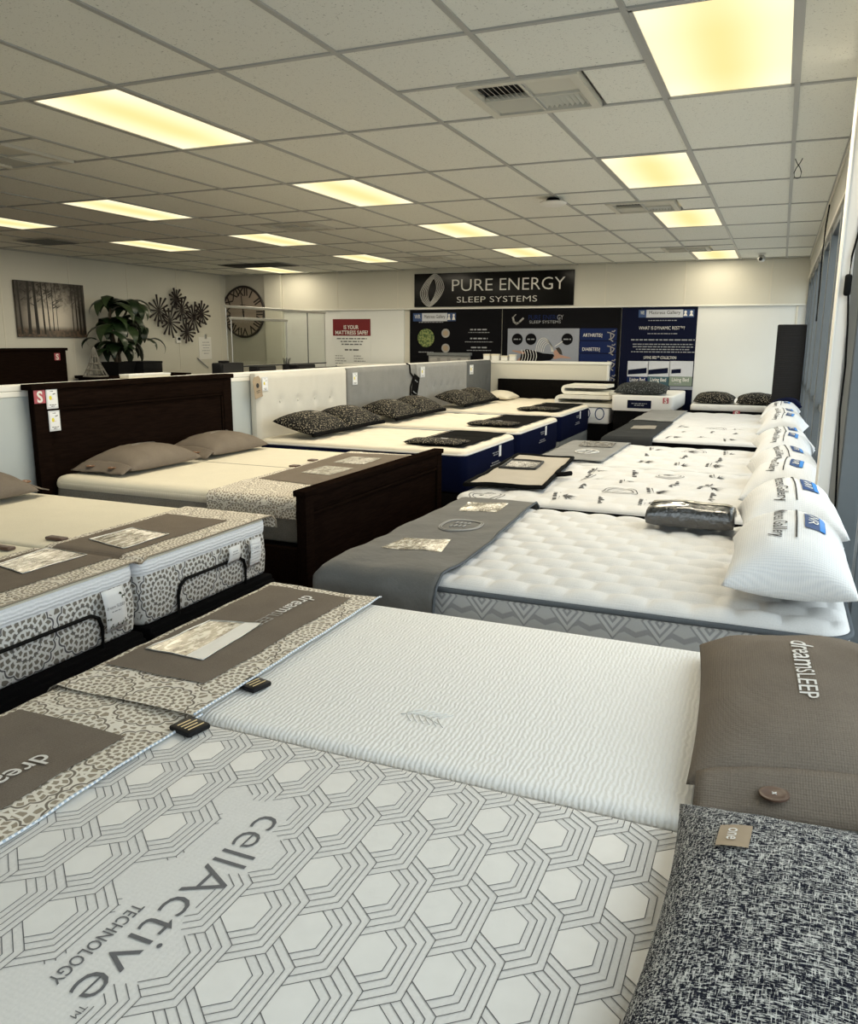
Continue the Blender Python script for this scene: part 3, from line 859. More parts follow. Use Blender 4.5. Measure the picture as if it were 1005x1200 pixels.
for (vi, vj), lab, wd in zip(grille_pos, ['dark flat return air grille in the ceiling above the forest picture', 'long dark ceiling opening in the far left corner'], (1.0, 2.0)):
    x0, y0 = GX+.6*vi, GY+1.2*vj
    t = thing('ceiling_grille', lab, 'vent', (x0+.3*wd, y0+.3, ZC))
    part('frame', MB().rbox(x0+.01, x0+.6*wd-.01, y0+.02, y0+.58, ZC-.011, ZC-.005, .002, 1), M['alu_dark'] if wd > 1 else M['fascia'], t)
    n = 12
    for k in range(n):
        yk = y0+.05+.5*k/n
        part('slat', MB().box(x0+.04, x0+.6*wd-.04, yk, yk+.022, ZC-.016, ZC-.0115), M['ink'] if wd > 1 else M['alu'], t)
t = thing('wireless_dome', 'round white saucer shaped fitting on the ceiling near the right lights', 'fitting', (-1.871, 7.042, ZC-.004))
part('body', MB().lathe((-1.871, 7.042, ZC-.004), [(.001, -.062), (.07, -.06), (.108, -.048), (.115, -.038), (.108, -.030), (.06, -.026), (.001, -.026)], 32), M['plastic_white'], t, 40)
part('bracket', MB().lathe((-1.871, 7.042, ZC-.004), [(.055, -.027), (.06, -.015), (.05, 0), (.001, 0)], 20), M['plastic_black'], t, 40)
t = thing('dome_camera', 'small silver camera hanging from the ceiling near the window wall', 'camera', (-.34, 12.29, ZC-.004))
part('mount', MB().lathe((-.34, 12.29, ZC-.004), [(.045, -.02), (.05, 0), (.001, 0)], 16), M['plastic_white'], t, 40)
part('ball', MB().lathe((-.34, 12.29, ZC-.065), [(.001, -.05), (.03, -.042), (.048, -.02), (.052, .0), (.045, .025), (.02, .046), (.001, .05)], 18), M['steel'], t, 60)
part('lens', MB().lathe((-.35, 12.235, ZC-.075), [(.001, -.012), (.022, -.01), (.024, .01), (.001, .012)], 14, 1), M['ink'], t, 40)
t = thing('ceiling_hook', 'thin black wire hook hanging from the ceiling at the right', 'hook', (.005, 6.154, ZC-.004))
hp = [(-.022, 0), (-.008, -.03), (.010, -.055), (.022, -.085), (.018, -.115), (0, -.122), (-.018, -.115), (-.022, -.085), (-.010, -.055), (.008, -.03), (.022, 0)]
part('wire', MB().tube([(.005+a, 6.154, ZC-.004+b) for a, b in hp], .003, 6), M['cord_black'], t, 60)
t = thing('hanging_cord', 'thin black cable dropping from the fascia beside the far windows', 'cable', (.27, 8.4, 2.6))
part('cable', MB().tube([(.279, 8.0, ZC-.035), (.268, 8.02, 2.5), (.262, 8.0, 2.25), (.266, 8.01, 1.95), (.266, 8.0, 1.7)], .007, 6), M['cord_black'], t, 60)
t = thing('power_cord', 'black power cord with inline switch hanging down the white post', 'cord', (.27, 4.02, 1.7))
cp = [on(px_, py_, 1, 4.016) for px_, py_ in ((1006, 272), (998, 300), (994, 332), (993, 380), (990, 430), (984, 480), (981, 540), (978, 600), (974, 640))]
part('cable', MB().tube(cp, .0045, 6), M['cord_black'], t, 60)
q = on(993, 334, 1, 4.010)
part('switch', MB().rbox(q.x-.014, q.x+.014, 3.996, 4.022, q.z-.045, q.z+.045, .010, 3), M['cord_black'], t, 60)

# ================================================================== BEDS
def bed_base(name, label, x0, x1, y0, y1, z1, mat='black', z0=.0, legs=True):
    t = thing(name, label, 'base', ((x0+x1)/2, (y0+y1)/2, 0))
    part('platform', MB().rbox(x0, x1, y0, y1, .07 if legs else z0, z1, .012, 2), M[mat], t, 40)
    if legs:
        for x in (x0+.1, x1-.1):
            for y in (y0+.1, y1-.1): part('leg', MB().lathe((x, y, 0), [(.022, 0), (.026, .07)], 12), M['plastic_black'], t, 40)
    return t
def mattress(name, label, x0, x1, y0, y1, z0, z1, side, top, r=.09, crown=.02, fn=None, step=.03, sub=None, pipe=None, group=None, border=None):
    """returns (thing, Top)"""
    cx, cy, lx, ly = (x0+x1)/2, (y0+y1)/2, x1-x0, y1-y0
    t = thing(name, label, 'mattress', (cx, cy, z0), group)
    zt = z1-crown
    zs = border if border else zt
    prof = [(z0, -.012), (z0+.008, -.003), (z0+.02, 0), ((z0+zs)/2, .006), (zs-.012, 0), (zs, -.004)]
    part('side_border', side_wall(cx, cy, lx, ly, r, prof), M[side], t, 50)
    if border:
        part('upper_border', side_wall(cx, cy, lx, ly, r, [(zs, -.002), (zs+.01, .002), ((zs+zt)/2, .004), (zt-.003, .002), (zt+.001, -.001)]), M[sub or top], t, 50)
    tp = Top(cx, cy, lx, ly, r, z1, crown, fn)
    part('top_panel', tp.mesh(step), M[top], t, 180)
    if pipe:
        part('piping', piping(cx, cy, lx+.004, ly+.004, r, zt, pipe[1]), M[pipe[0]], t, 180)
        part('piping', piping(cx, cy, lx+.002, ly+.002, r, z0+.015, pipe[1]), M[pipe[0]], t, 180)
    return t, tp
def text_part(parent, s, size, o, rd, ud, mat, bold=0.0, name='lettering', align='CENTER', shear=0, width=None, space=1.0):
    return part(name, MB().text(text2d(s, size, bold, align, shear, space, width), plane_place(o, rd, ud)), mat, parent)
def bars(m, place, rows, w_, h, rng, align='C'):
    """rows of unreadable small print as short dashes"""
    for (y, k) in rows:
        x = -w_*k/2 if align == 'C' else -w_/2
        end = x + w_*k
        while x < end:
            L = min(rng.uniform(.4, 1.3)*h*4, end-x)
            m.flat([place(x, y), place(x+L, y), place(x+L, y+h), place(x, y+h)]); x += L+h*.9
    return m

# ---- foreground split pair -----------------------------------------------------------------
XA = -1.60
XH = .268
for nm, y0, y1 in (('nearest the camera under the hexagon patterned mattress', .45, 1.395), ('under the white rippled foreground mattress', 1.41, 2.315)):
    bed_base('adjustable_divan', 'black fabric bed base ' + nm, XA+.04, XH-.02, y0+.02, y1-.02, .355)
mA, tA = mattress('patterned_mattress', 'pale grey mattress with a hexagon line pattern, nearest the camera', XA, XH, .45, 1.388, .36, .65, 'white_top', 'oat_knit', .07, .018)
mB, tB = mattress('rippled_mattress', 'white rippled mattress behind the hexagon patterned one', XA, XH, 1.406, 2.315, .36, .65, 'rib_white', 'rib_white', .07, .018)
m = MB(); ex, ey = -.70, 1.60
m.tube([(ex-.05+.10*k/8, ey+.015*math.sin(k*.5), .6512) for k in range(9)], .0014, 5)
for k in range(6):
    for sg in (-1, 1):
        bx0 = ex-.04+.016*k
        m.tube([(bx0, ey+.01, .6512), (bx0+.012, ey+sg*.018+.01, .6514), (bx0+.026, ey+sg*.034+.01, .6512)], .0014, 5)
o = part('embossed_motif', m, M['white_top'], mB, 180); o['kind'] = 'stuff'

# the woven hexagon pattern: chevron bands of stitched lines round silky hexagons
HA, HB, HY = .107, .0535, .127
HX0, HY0 = -.254, 1.147
KY = HY/(HA*math.sqrt(3)/2)               # the weave is a little taller than wide
def hexmap(x, y): return (HX0 + x, HY0 + y*KY)
ribs = MB(); satin = MB()
def seg_ribbon(m, a, b, wd, z):
    d = Vector((b[0]-a[0], b[1]-a[1])); L = d.length
    if L < 1e-5: return
    d /= L; n = Vector((-d.y, d.x))*wd/2
    q = [(a[0]-n.x, a[1]-n.y), (b[0]-n.x, b[1]-n.y), (b[0]+n.x, b[1]+n.y), (a[0]+n.x, a[1]+n.y)]
    m.flat([(x, y, z) for x, y in q])
def cell_of(x, y):
    """nearest hexagon of the weave and the next nearest one"""
    u, v = x-HX0, (y-HY0)/KY; rh = HA*math.sqrt(3)/2; best = []
    j0 = round(v/rh)
    for j in (j0-1, j0, j0+1):
        off = (j % 2)*.5; i0 = round(u/HA-off)
        for i in (i0-1, i0, i0+1):
            best.append((math.hypot(u-(i+off)*HA, v-j*rh), i, j))
    best.sort(); return best[:3]
def plain_cell(i, j):
    """cells left plain for the name panel"""
    X, Y = HX0+(i+(j % 2)*.5)*HA, HY0+j*HY
    return abs(X+.812) < .118 and .50 < Y < 1.20
def clip_ok(x, y):
    if not (XA+.36 < x < XH-.02 and .47 < y < 1.378): return False
    near = cell_of(x, y)
    return any(not plain_cell(q[1], q[2]) and q[0]-near[0][0] < 2*band*1.06 for q in near)
S_H = HA/math.sqrt(3)                       # side of one honeycomb cell in the square frame
band = HA*.215                              # half width of a band
def add_line(p, q, n=5):
    for i in range(n):
        a = (p[0]+(q[0]-p[0])*i/n, p[1]+(q[1]-p[1])*i/n); b = (p[0]+(q[0]-p[0])*(i+1)/n, p[1]+(q[1]-p[1])*(i+1)/n)
        A, B = hexmap(*a), hexmap(*b)
        if clip_ok(*A) and clip_ok(*B):
            z = tA.h((A[0]+B[0])/2, (A[1]+B[1])/2) + .0009
            seg_ribbon(ribs, A, B, .0014, z)
NL = 5
for j in range(-7, 4):
    for i in range(-14, 7):
        cx = (i + (j % 2)*.5)*HA; cy = j*HA*math.sqrt(3)/2
        A0 = hexmap(cx, cy)
        if not (XA+.2 < A0[0] < XH+.1 and .3 < A0[1] < 1.5): continue
        # satin heart of the cell
        poly = []
        for k in range(6):
            a = R(60*k+30); rr = (HA/2-band)*2/math.sqrt(3)*.98
            poly.append(hexmap(cx+rr*math.cos(a), cy+rr*math.sin(a)))
        if all(clip_ok(*p) for p in poly): satin.flat([(x, y, tA.h(x, y)+.0006) for x, y in poly])
        # two honeycomb vertices belong to each cell: the top one and the bottom one
        for vy, base in ((S_H, 90), (-S_H, 270)):
            vx, vv = cx, cy+vy
            dirs = [R(base+180*0+a) for a in (0, 120, 240)]     # edges leaving the vertex
            dirs = [R(base), R(base+120), R(base+240)] if vy > 0 else [R(base+240), R(base), R(base+120)]
            ext = S_H/2
            for n in range(NL):
                o = -band + 2*band*n/(NL-1)
                # a bent pair: the line follows edge 1 and turns into edge 2
                d1, d2 = dirs[1], dirs[0]
                n1 = (math.cos(d1+PI/2), math.sin(d1+PI/2)); n2 = (math.cos(d2-PI/2), math.sin(d2-PI/2))
                # offsets on a common side
                tt = o/math.tan(R(60))
                c = (vx + n1[0]*o - math.cos(d1)*(-tt)*1.0, vv + n1[1]*o - math.sin(d1)*(-tt)*1.0)
                # corner of the two offset lines
                den = math.sin(d2-d1)
                P1 = (vx+n1[0]*o, vv+n1[1]*o); P2 = (vx+n2[0]*o, vv+n2[1]*o)
                t1 = ((P2[0]-P1[0])*math.sin(d2) - (P2[1]-P1[1])*math.cos(d2))/den
                c = (P1[0]+math.cos(d1)*t1, P1[1]+math.sin(d1)*t1)
                e1 = (P1[0]+math.cos(d1)*ext, P1[1]+math.sin(d1)*ext); e2 = (P2[0]+math.cos(d2)*ext, P2[1]+math.sin(d2)*ext)
                add_line(c, e1, 4); add_line(c, e2, 4)
                # the third band runs in under the bend
                d3 = dirs[2]; n3 = (math.cos(d3+PI/2), math.sin(d3+PI/2))
                P3 = (vx+n3[0]*o, vv+n3[1]*o)
                # it stops at the outer line of the bend
                start = None
                for dd, nn in ((d1, n1), (d2, n2)):
                    for oo in (band, -band):
                        Q = (vx+nn[0]*oo, vv+nn[1]*oo); de = math.sin(dd-d3)
                        if abs(de) < 1e-6: continue
                        t3 = ((Q[0]-P3[0])*math.sin(dd) - (Q[1]-P3[1])*math.cos(dd))/de
                        X = (P3[0]+math.cos(d3)*t3-vx, P3[1]+math.sin(d3)*t3-vv)
                        al = X[0]*math.cos(dd)+X[1]*math.sin(dd)
                        if t3 < ext and t3 > -band*1.2 and al > -band*1.2:
                            start = t3 if start is None else max(start, t3)
                if start is None: start = 0
                if start < ext: add_line((P3[0]+math.cos(d3)*start, P3[1]+math.sin(d3)*start), (P3[0]+math.cos(d3)*ext, P3[1]+math.sin(d3)*ext), 3)
o = part('stitched_lines', ribs, M['ink_grey'], mA); o['kind'] = 'stuff'
M['satin'] = plain('silky_grey_weave', (.745, .735, .705), .45)
o = part('satin_hexagons', satin, M['satin'], mA); o['kind'] = 'stuff'
zA = .6513
def foot_text(parent, s, size, x, y, z, mat, bold=0.0, width=None, align='CENTER', shear=0, name='lettering'):
    """lettering read from the foot of a right-hand bed: runs towards -y, upright towards +x"""
    return text_part(parent, s, size, (x, y, z), (0, -1, 0), (1, 0, 0), mat, bold, name, align, shear, width)
foot_text(mA, 'cellActive', .098, -.812, .895, zA, M['ink_grey'], -.012, .455)
foot_text(mA, 'TECHNOLOGY', .030, -.852, .755, zA, M['ink_grey'], .006, .17)
foot_text(mA, 'TM', .016, -.775, .648, zA, M['ink_grey'], .0)

# runners over the foot of the pair
def runner(label, y0, y1, py0, py1, quad, tx, ty, tw, seed, xr=-1.168, wrap=.16):
    t = thing('bed_runner', label, 'runner', (XA+.2, (y0+y1)/2, .655), 'lace bordered runners with taupe panels')
    c = Cloth(.651, x=(XA+.01, None), y=(None, 1.392 if y1 < 1.5 else 2.322), amp=.0055, freq=5, seed=seed, lift=.003 if y1 < 1.5 else .013)
    part('lace_cloth', c.grid(XA-wrap, xr, y0, y1, .018), M['lace_cloth'], t, 180)
    part('taupe_panel', c.grid(-1.575, -1.252, py0, py1, .018, .003, lambda a, b, u, v: (a + .012*(v-.5)*0, b)), M['tan'], t, 180)
    part('edge_cord', c.edge(seg((xr, y0), (xr, y1), 60), .0032, .0015), M['check_edge'], t, 180)
    if quad: part('photo_print', c.quad(quad, 10, .0055), M['photo'], t, 180)
    if quad:
        pale = [Vector(quad[1]).lerp(Vector(quad[0]), .30), Vector(quad[1]), Vector(quad[2]), Vector(quad[2]).lerp(Vector(quad[3]), .30)]
        part('caption_strip', c.quad(pale, 8, .0068), M['ink_white'], t, 180)
        part('silver_border', MB().tube([c.at(p[0], p[1], .006) for a, b in zip(quad, quad[1:]+quad[:1]) for p in seg(a, b, 8)[:-1]], .0022, 5, closed=True), M['steel'], t, 180)
    m = MB(); vs, fs = text2d('dream', .072, .008, 'LEFT'); w0 = max(x for x, _ in vs)
    m.add([c.at(tx + y, ty - x, .0065) for x, y in vs], fs)
    part('lettering', m, M['stitch_white'], t)
    m = MB(); vs, fs = text2d('SLEEP', .055, 0, 'LEFT')
    m.add([c.at(tx + y, ty - x - w0 - .006, .0065) for x, y in vs], fs)
    part('lettering', m, M['stitch_dim'], t)
    return t, c
runner('lace and taupe runner across the foot of the white rippled mattress', 1.372, 2.335, 1.515, 2.285,
       [(-1.537, 1.902), (-1.372, 1.934), (-1.355, 1.640), (-1.546, 1.635)], -1.40, 2.235, .28, 3)
runner('lace and taupe runner across the foot of the hexagon patterned mattress', .47, 1.40, .50, 1.245, None, -1.352, 1.11, .28, 8)
for (x, y, lab) in ((-1.155, 1.585, 'small black woven label lying at the runner edge on the white mattress'), (-1.150, 1.335, 'small black woven label at the runner edge on the patterned mattress')):
    t = thing('fabric_label', lab, 'label', (x, y, .652), 'black labels under the runners')
    rotz = R(-12)
    f = lambda a, b, zz: (x + a*math.cos(rotz) - b*math.sin(rotz), y + a*math.sin(rotz) + b*math.cos(rotz), zz)
    m = MB().rbox(-.035, .035, -.032, .032, .6525, .6665, .006, 2); m.v = [f(a, b, zz) for a, b, zz in m.v]
    part('body', m, M['plastic_black'], t, 40)
    m = MB()
    for r_ in range(4):
        a = .02-.012*r_; m.flat([f(a, -.022, .6675), f(a+.004, -.022, .6675), f(a+.004, .022-.008*(r_ % 2), .6675), f(a, .022-.008*(r_ % 2), .6675)])
    part('gold_print', m, M['gold'], t)

# ---- tan pillow and tweed pillow at the heads -------------------------------------------------
def linen_pillow(name, label, mat4, w_, d, h, text=None, group=None, buttons=2, seed=1, low=.2):
    """a pillow sham with a hemmed, buttoned opening at its local +x end"""
    t = thing(name, label, 'pillow', mat4.to_translation(), group); turned(mat4, t)
    p = Pillow(w_, d, h, .05, seed, low, .44, .007)
    weld(part('cover', p.mesh(28), M['tan'], t, 180))
    fl = MB()                                   # flange beyond the seam
    def fn(u, v):
        vv = -.93+1.86*v
        q = p.at(.93, vv, 1) if u == 0 else None
        base = p.at(.955, vv, 1)
        x = base.x + (.092)*u; k = (1-u)
        z = base.z*k + (.016+.012*nz(vv*3, u*2, seed))*(1-k) + .004
        return Vector((x, base.y*(1+.02*u), z))
    fl.grid(fn, 6, 20)
    solid(part('button_flange', fl, M['tan'], t, 180), .006)
    for k in range(buttons):
        vv = (-.40 + 1.0*k) if text else (-.42 + .84*k/(max(1, buttons-1)))
        c = fn(.62, .5+vv*.5); 
        b = MB().lathe((c.x, c.y, c.z+.003), [(.001, .0), (.022, .0), (.026, .003), (.026, .006), (.022, .0075), (.018, .0055), (.001, .0055)], 24)
        bt = part('button', b, M['brown_btn'] if text else M['brown_btn2'], t, 50)
        th = MB()
        for a in (45, 135): th.tube([(c.x+.005*math.cos(R(a)), c.y+.005*math.sin(R(a)), c.z+.0092), (c.x-.005*math.cos(R(a)), c.y-.005*math.sin(R(a)), c.z+.0092)], .0011, 5)
        part('thread', th, M['stitch_white'], bt)
    if text:
        x0, y0, s1, s2 = text
        a = text2d('dream', s1, .006, 'LEFT'); w0 = max(x for x, _ in a[0])
        part('lettering', p.text(a, x0, y0, .004), M['stitch_white'], t)
        part('lettering', p.text(text2d('SLEEP', s2, 0, 'LEFT'), x0+w0+.004, y0, .004), M['stitch_dim'] if s1 < .06 else M['stitch_white'], t)
    else:
        part('lettering', p.text(text2d('dreamSLEEP', .045), 0, .0, .004), M['stitch_dim'], t)
    return t, p
linen_pillow('linen_pillow', 'big taupe linen pillow with large brown button on the white rippled mattress',
             frame((.130, 1.875, .672), (.055, -.998, 0), (.998, .055, 0), R(3)), .77, .49, .15, (-.135, -.035, .070, .052), None, 2, 1)
t = thing('tweed_pillow', 'black and white tweed pillow at the front, nearest the camera', 'pillow', (.13, .98, .653))
m4 = frame((.137, .985, .668), (-.061, -.998, 0), (.998, -.061, 0), R(2)); turned(m4, t)
p = Pillow(.82, .52, .135, .11, 5, .2, .42, .006)
weld(part('cover', p.mesh(34), M['tweed'], t, 180))
part('woven_tag', p.patch(-.245, -.165, -.175, -.125, 5, .005), M['kraft'], t)
part('tag_print', p.text(text2d('one', .030, .01), -.205, -.160, .007), M['stitch_white'], t)

# ---- third bed: pillow-top with grey diamond sides ----------------------------------------------
def puff(px, py, amp, sharp=.5, stag=True):
    def f(x, y):
        j = math.floor(y/py); xx = x + (px/2 if (stag and j % 2) else 0)
        a = abs(math.sin(PI*xx/px)); b = abs(math.sin(PI*y/py))
        return amp*((a*b)**sharp - .8)
    return f
CX0 = -1.46
bed_base('divan', 'dark base under the quilted mattress with grey diamond sides', CX0+.04, XH-.02, 2.56, 3.89, .375)
mC, tC = mattress('pillowtop_mattress', 'puffy white quilted mattress with grey diamond patterned sides and dark piping', CX0, XH, 2.535, 3.92, .38, .69, 'diamond', 'quilt_white', .10, .035,
                  puff(.135, .115, .020, .45), .0125, pipe=('piping_grey', .010))
t = thing('foot_cover', 'sheer dark grey cover with silver labels over the foot of the diamond sided mattress', 'cover', (CX0+.2, 3.2, .69))
cl = Cloth(.695, x=(CX0-.005, None), y=(2.53, 3.925), amp=.012, freq=3.2, seed=11, lift=.006, flare=.35)
solid(part('sheer_cloth', cl.grid(CX0-.26, -1.045, 2.53-.30, 3.925+.12, .022, 0, lambda a, b, u, v: (a + .03*math.sin(v*5)*u, b)), M['sheer'], t, 180), .003)
part('hem', cl.edge(seg((-1.045+.03*math.sin(0), 2.26), (-1.045+.03*math.sin(5), 3.98), 2)[:0] or [(-1.045+.03*math.sin(5*i/50), 2.24+1.79*i/50) for i in range(51)], .006, .003), M['piping_grey'], t, 180)
part('photo_label', cl.quad([(-1.375, 2.97), (-1.185, 3.02), (-1.15, 2.83), (-1.37, 2.74)], 10, .005), M['photo'], t, 180)
part('photo_label', cl.quad([(-1.40, 3.80), (-1.19, 3.82), (-1.18, 3.60), (-1.36, 3.56)], 10, .005), M['photo'], t, 180)
m = MB()
for rr in (.13, .118): m.tube([cl.at(-1.235+rr*.72*math.cos(2*PI*i/40), 3.27+rr*math.sin(2*PI*i/40), .006) for i in range(40)], .003, 5, closed=True)
part('oval_emblem', m, M['stitch_dim'], t, 180)
m = MB()
for k in range(4):
    for s_ in (-1, 1):
        m.tube([cl.at(-1.27+.02*k, 3.27+s_*(.015+.018*q_), .006) for q_ in range(3)], .0035, 5)
o = part('emblem_lines', m, M['stitch_dim'], t, 180); o['kind'] = 'stuff'

# ---- wrapped black pillow standing in the gap --------------------------------------------------
t = thing('wrapped_pillow', 'black pillow wrapped in shiny clear plastic on the far edge of the diamond sided mattress', 'pillow', (-.31, 3.78, .70))
pw = Pillow(.38, .19, .11, .02, 9, .4, .13, .006)
WM = frame((-.305, 3.715, .703), (1, 0, 0), (0, 1, 0), 0)
weld(part('wrap', placed(pw.mesh(30), WM), M['wrap'], t, 180))
part('silver_band', MB().grid(lambda u, v: WM @ pw.at(-.90+1.80*u, -.12+.90*v, 1, .003), 18, 8), M['silver_wrap'], t, 180)

# ---- beds further along the window --------------------------------------------------------------
def motif(m, T, x, y, s, kind, rot=0.0):
    """a printed fern with a word-like squiggle"""
    def P(a, b):
        X, Y = x + a*math.cos(rot) - b*math.sin(rot), y + a*math.sin(rot) + b*math.cos(rot); return (X, Y, T.h(X, Y)+.0025)
    def bar(a0, b0, a1, b1, w0):
        d = Vector((a1-a0, b1-b0)).normalized(); n = Vector((-d.y, d.x))*w0/2
        m.flat([P(a0-n.x, b0-n.y), P(a1, b1), P(a0+n.x, b0+n.y)])
    if kind == 0:
        for k in range(7):
            a = R(-75+25*k); bar(0, 0, .05*s*math.sin(a), .055*s*math.cos(a), .014*s)
        bar(-.08*s, -.02*s, .08*s, -.018*s, .006*s)
        for k in range(6): m.flat([P(-.07*s+.024*s*k, -.045*s), P(-.055*s+.024*s*k, -.045*s), P(-.055*s+.024*s*k, -.030*s), P(-.07*s+.024*s*k, -.030*s)])
    elif kind == 1:
        for r0 in (.075, .060):
            n = 22
            for i in range(n):
                a, b = 2*PI*i/n, 2*PI*(i+1)/n; r1 = r0-.0035
                m.flat([P(r0*s*math.cos(a), r0*s*math.sin(a)), P(r0*s*math.cos(b), r0*s*math.sin(b)), P(r1*s*math.cos(b), r1*s*math.sin(b)), P(r1*s*math.cos(a), r1*s*math.sin(a))])
        for k in range(5):
            a = R(-60+30*k); bar(0, -.03*s, .04*s*math.sin(a), .05*s*math.cos(a)-.01*s, .012*s)
    else:
        for k in range(8):
            h = .012*s*(1+(k*7 % 3)*.6); m.flat([P(-.08*s+.021*s*k, 0), P(-.066*s+.021*s*k, 0), P(-.066*s+.021*s*k, h), P(-.08*s+.021*s*k, h)])
def printed(parent, T, x0, x1, y0, y1, n, seed, s=1.0):
    rng = random.Random(seed); m = MB(); k = 0
    nx, ny = n
    for i in range(nx):
        for j in range(ny):
            x = x0+(x1-x0)*(i+.5+rng.uniform(-.15, .15))/nx; y = y0+(y1-y0)*(j+.5+rng.uniform(-.15, .15))/ny
            motif(m, T, x, y, s*rng.uniform(.9, 1.2), (0, 2, 0, 0, 2, 1)[k % 6], -PI/2+rng.uniform(-.2, .2)); k += 1
    o = part('printed_motifs', m, M['ink_print'], parent); o['kind'] = 'stuff'; return o
bed_base('divan', 'black base under the fern printed mattress behind the wrapped pillow', -1.62, XH-.02, 4.27, 5.71, .355)
mD, tD = mattress('printed_mattress', 'white quilted mattress printed with black ferns, holding an oatmeal mat', -1.66, XH, 4.245, 5.745, .36, .65, 'black', 'quilt_white', .09, .03,
                  puff(.21, .19, .020, .5), .02, border=.595, sub='black')
printed(mD, tD, -1.2, -.2, 4.28, 5.70, (4, 4), 5, 1.25)
mq = MB(); motif(mq, tD, -1.48, 4.33, 1.4, 1, -PI/2); part('corner_emblem', mq, M['ink'], mD)
bed_base('divan', 'black base under the second printed mattress with a grey cover', -1.56, XH-.02, 5.80, 7.05, .355)
mD2, tD2 = mattress('printed_mattress', 'white quilted mattress with a pale grey foot cover, behind the one with the mat', -1.60, XH, 5.775, 7.08, .36, .65, 'black', 'quilt_white', .09, .03,
                    puff(.21, .19, .020, .5), .022, border=.595, sub='black')
printed(mD2, tD2, -1.0, -.2, 5.85, 7.0, (3, 3), 6, 1.15)
t = thing('linen_mat', 'oatmeal mat with black binding and framed print on the printed mattress foot', 'mat', (-1.50, 5.1, .66))
cl = Cloth(.664, amp=.010, freq=3, seed=21, lift=.006)
mq4 = [(-1.665, 4.46), (-1.215, 4.56), (-1.335, 5.835), (-1.75, 5.835)]
solid(part('linen', cl.quad(mq4, 22, .002), M['mat_linen'], t, 180), .006)
part('binding', MB().tube([cl.at(p[0], p[1], .001) for a, b in zip(mq4, mq4[1:]+mq4[:1]) for p in seg(a, b, 20)[:-1]], .014, 6, closed=True), M['binding'], t, 180)
part('loop', MB().tube([cl.at(-1.26, 5.02, .004), cl.at(-1.20, 5.04, .006), cl.at(-1.17, 5.08, .006)], .016, 6), M['binding'], t, 180)
lq = [(-1.665, 5.12), (-1.435, 5.16), (-1.475, 5.52), (-1.70, 5.50)]
part('photo_print', cl.quad(lq, 8, .008), M['photo_dim'], t, 180)
part('print_border', MB().tube([cl.at(p[0], p[1], .009) for a, b in zip(lq, lq[1:]+lq[:1]) for p in seg(a, b, 8)[:-1]], .010, 6, closed=True), M['ink'], t, 180)
def throw(label, x0, xr, y0, y1, z, mat, seed, hang=.18, near=0, far=0, prints=()):
    t = thing('foot_cover', label, 'cover', (x0+.2, (y0+y1)/2, z))
    cl = Cloth(z, x=(x0-.004, None), y=(y0-.004, y1+.004), amp=.007, freq=4, seed=seed, lift=.006, flare=.2)
    solid(part('cloth', cl.grid(x0-hang, xr, y0-near+.02*(not near), y1+far-.02*(not far), .03), M[mat], t, 180), .003)
    for q, mt in prints: part('label_print', cl.quad(q, 6, .006), M[mt], t, 180)
    return t, cl
tt, cl = throw('pale sheer grey cover with a round emblem beyond the oatmeal mat', -1.60, -1.12, 5.84, 7.07, .655, 'sheer_light', 31, .15, 0, .05,
               [([(-1.50, 6.95), (-1.22, 6.95), (-1.20, 6.62), (-1.47, 6.60)], 'photo_dim')])
m = MB(); m.tube([cl.at(-1.33+.09*math.cos(2*PI*i/30), 6.30+.13*math.sin(2*PI*i/30), .006) for i in range(30)], .004, 5, closed=True)
for k in range(3): m.tube([cl.at(-1.38+.05*k, 6.22, .006), cl.at(-1.36+.05*k, 6.38, .006)], .004, 5)
part('round_emblem', m, M['stitch_white'], tt, 180)
bed_base('divan', 'black base under the thin black edged mattress in the back right row', -1.38, XH-.02, 7.60, 9.15, .355)
mE, tE = mattress('black_edged_mattress', 'white printed mattress with black sides and a charcoal foot cover', -1.43, XH, 7.57, 9.18, .36, .65, 'black', 'quilt_white', .09, .03, puff(.24, .22, .014, .5), .03, border=.60, sub='black')
printed(mE, tE, -.95, -.2, 7.6, 9.1, (3, 3), 7, 1.25)
bed_base('divan', 'black base under the farthest white mattress along the window', -1.40, XH-.02, 9.26, 10.75, .355)
mE2, tE2 = mattress('far_mattress', 'farthest white mattress along the window with a light grey foot cover', -1.45, XH, 9.22, 10.78, .36, .65, 'black', 'quilt_white', .09, .03, puff(.24, .22, .014, .5), .035, border=.60, sub='black')
throw('charcoal cover over the foot of the black edged mattress', -1.43, -1.0, 7.57, 9.18, .655, 'dark_grey', 41, .22, .20, 0,
      [([(-1.33, 8.55), (-1.10, 8.57), (-1.08, 8.25), (-1.31, 8.2)], 'tan_light')])
throw('light grey cover over the foot of the farthest white mattress', -1.45, -1.02, 9.22, 10.78, .655, 'sheer_light', 43, .2, 0, .02)

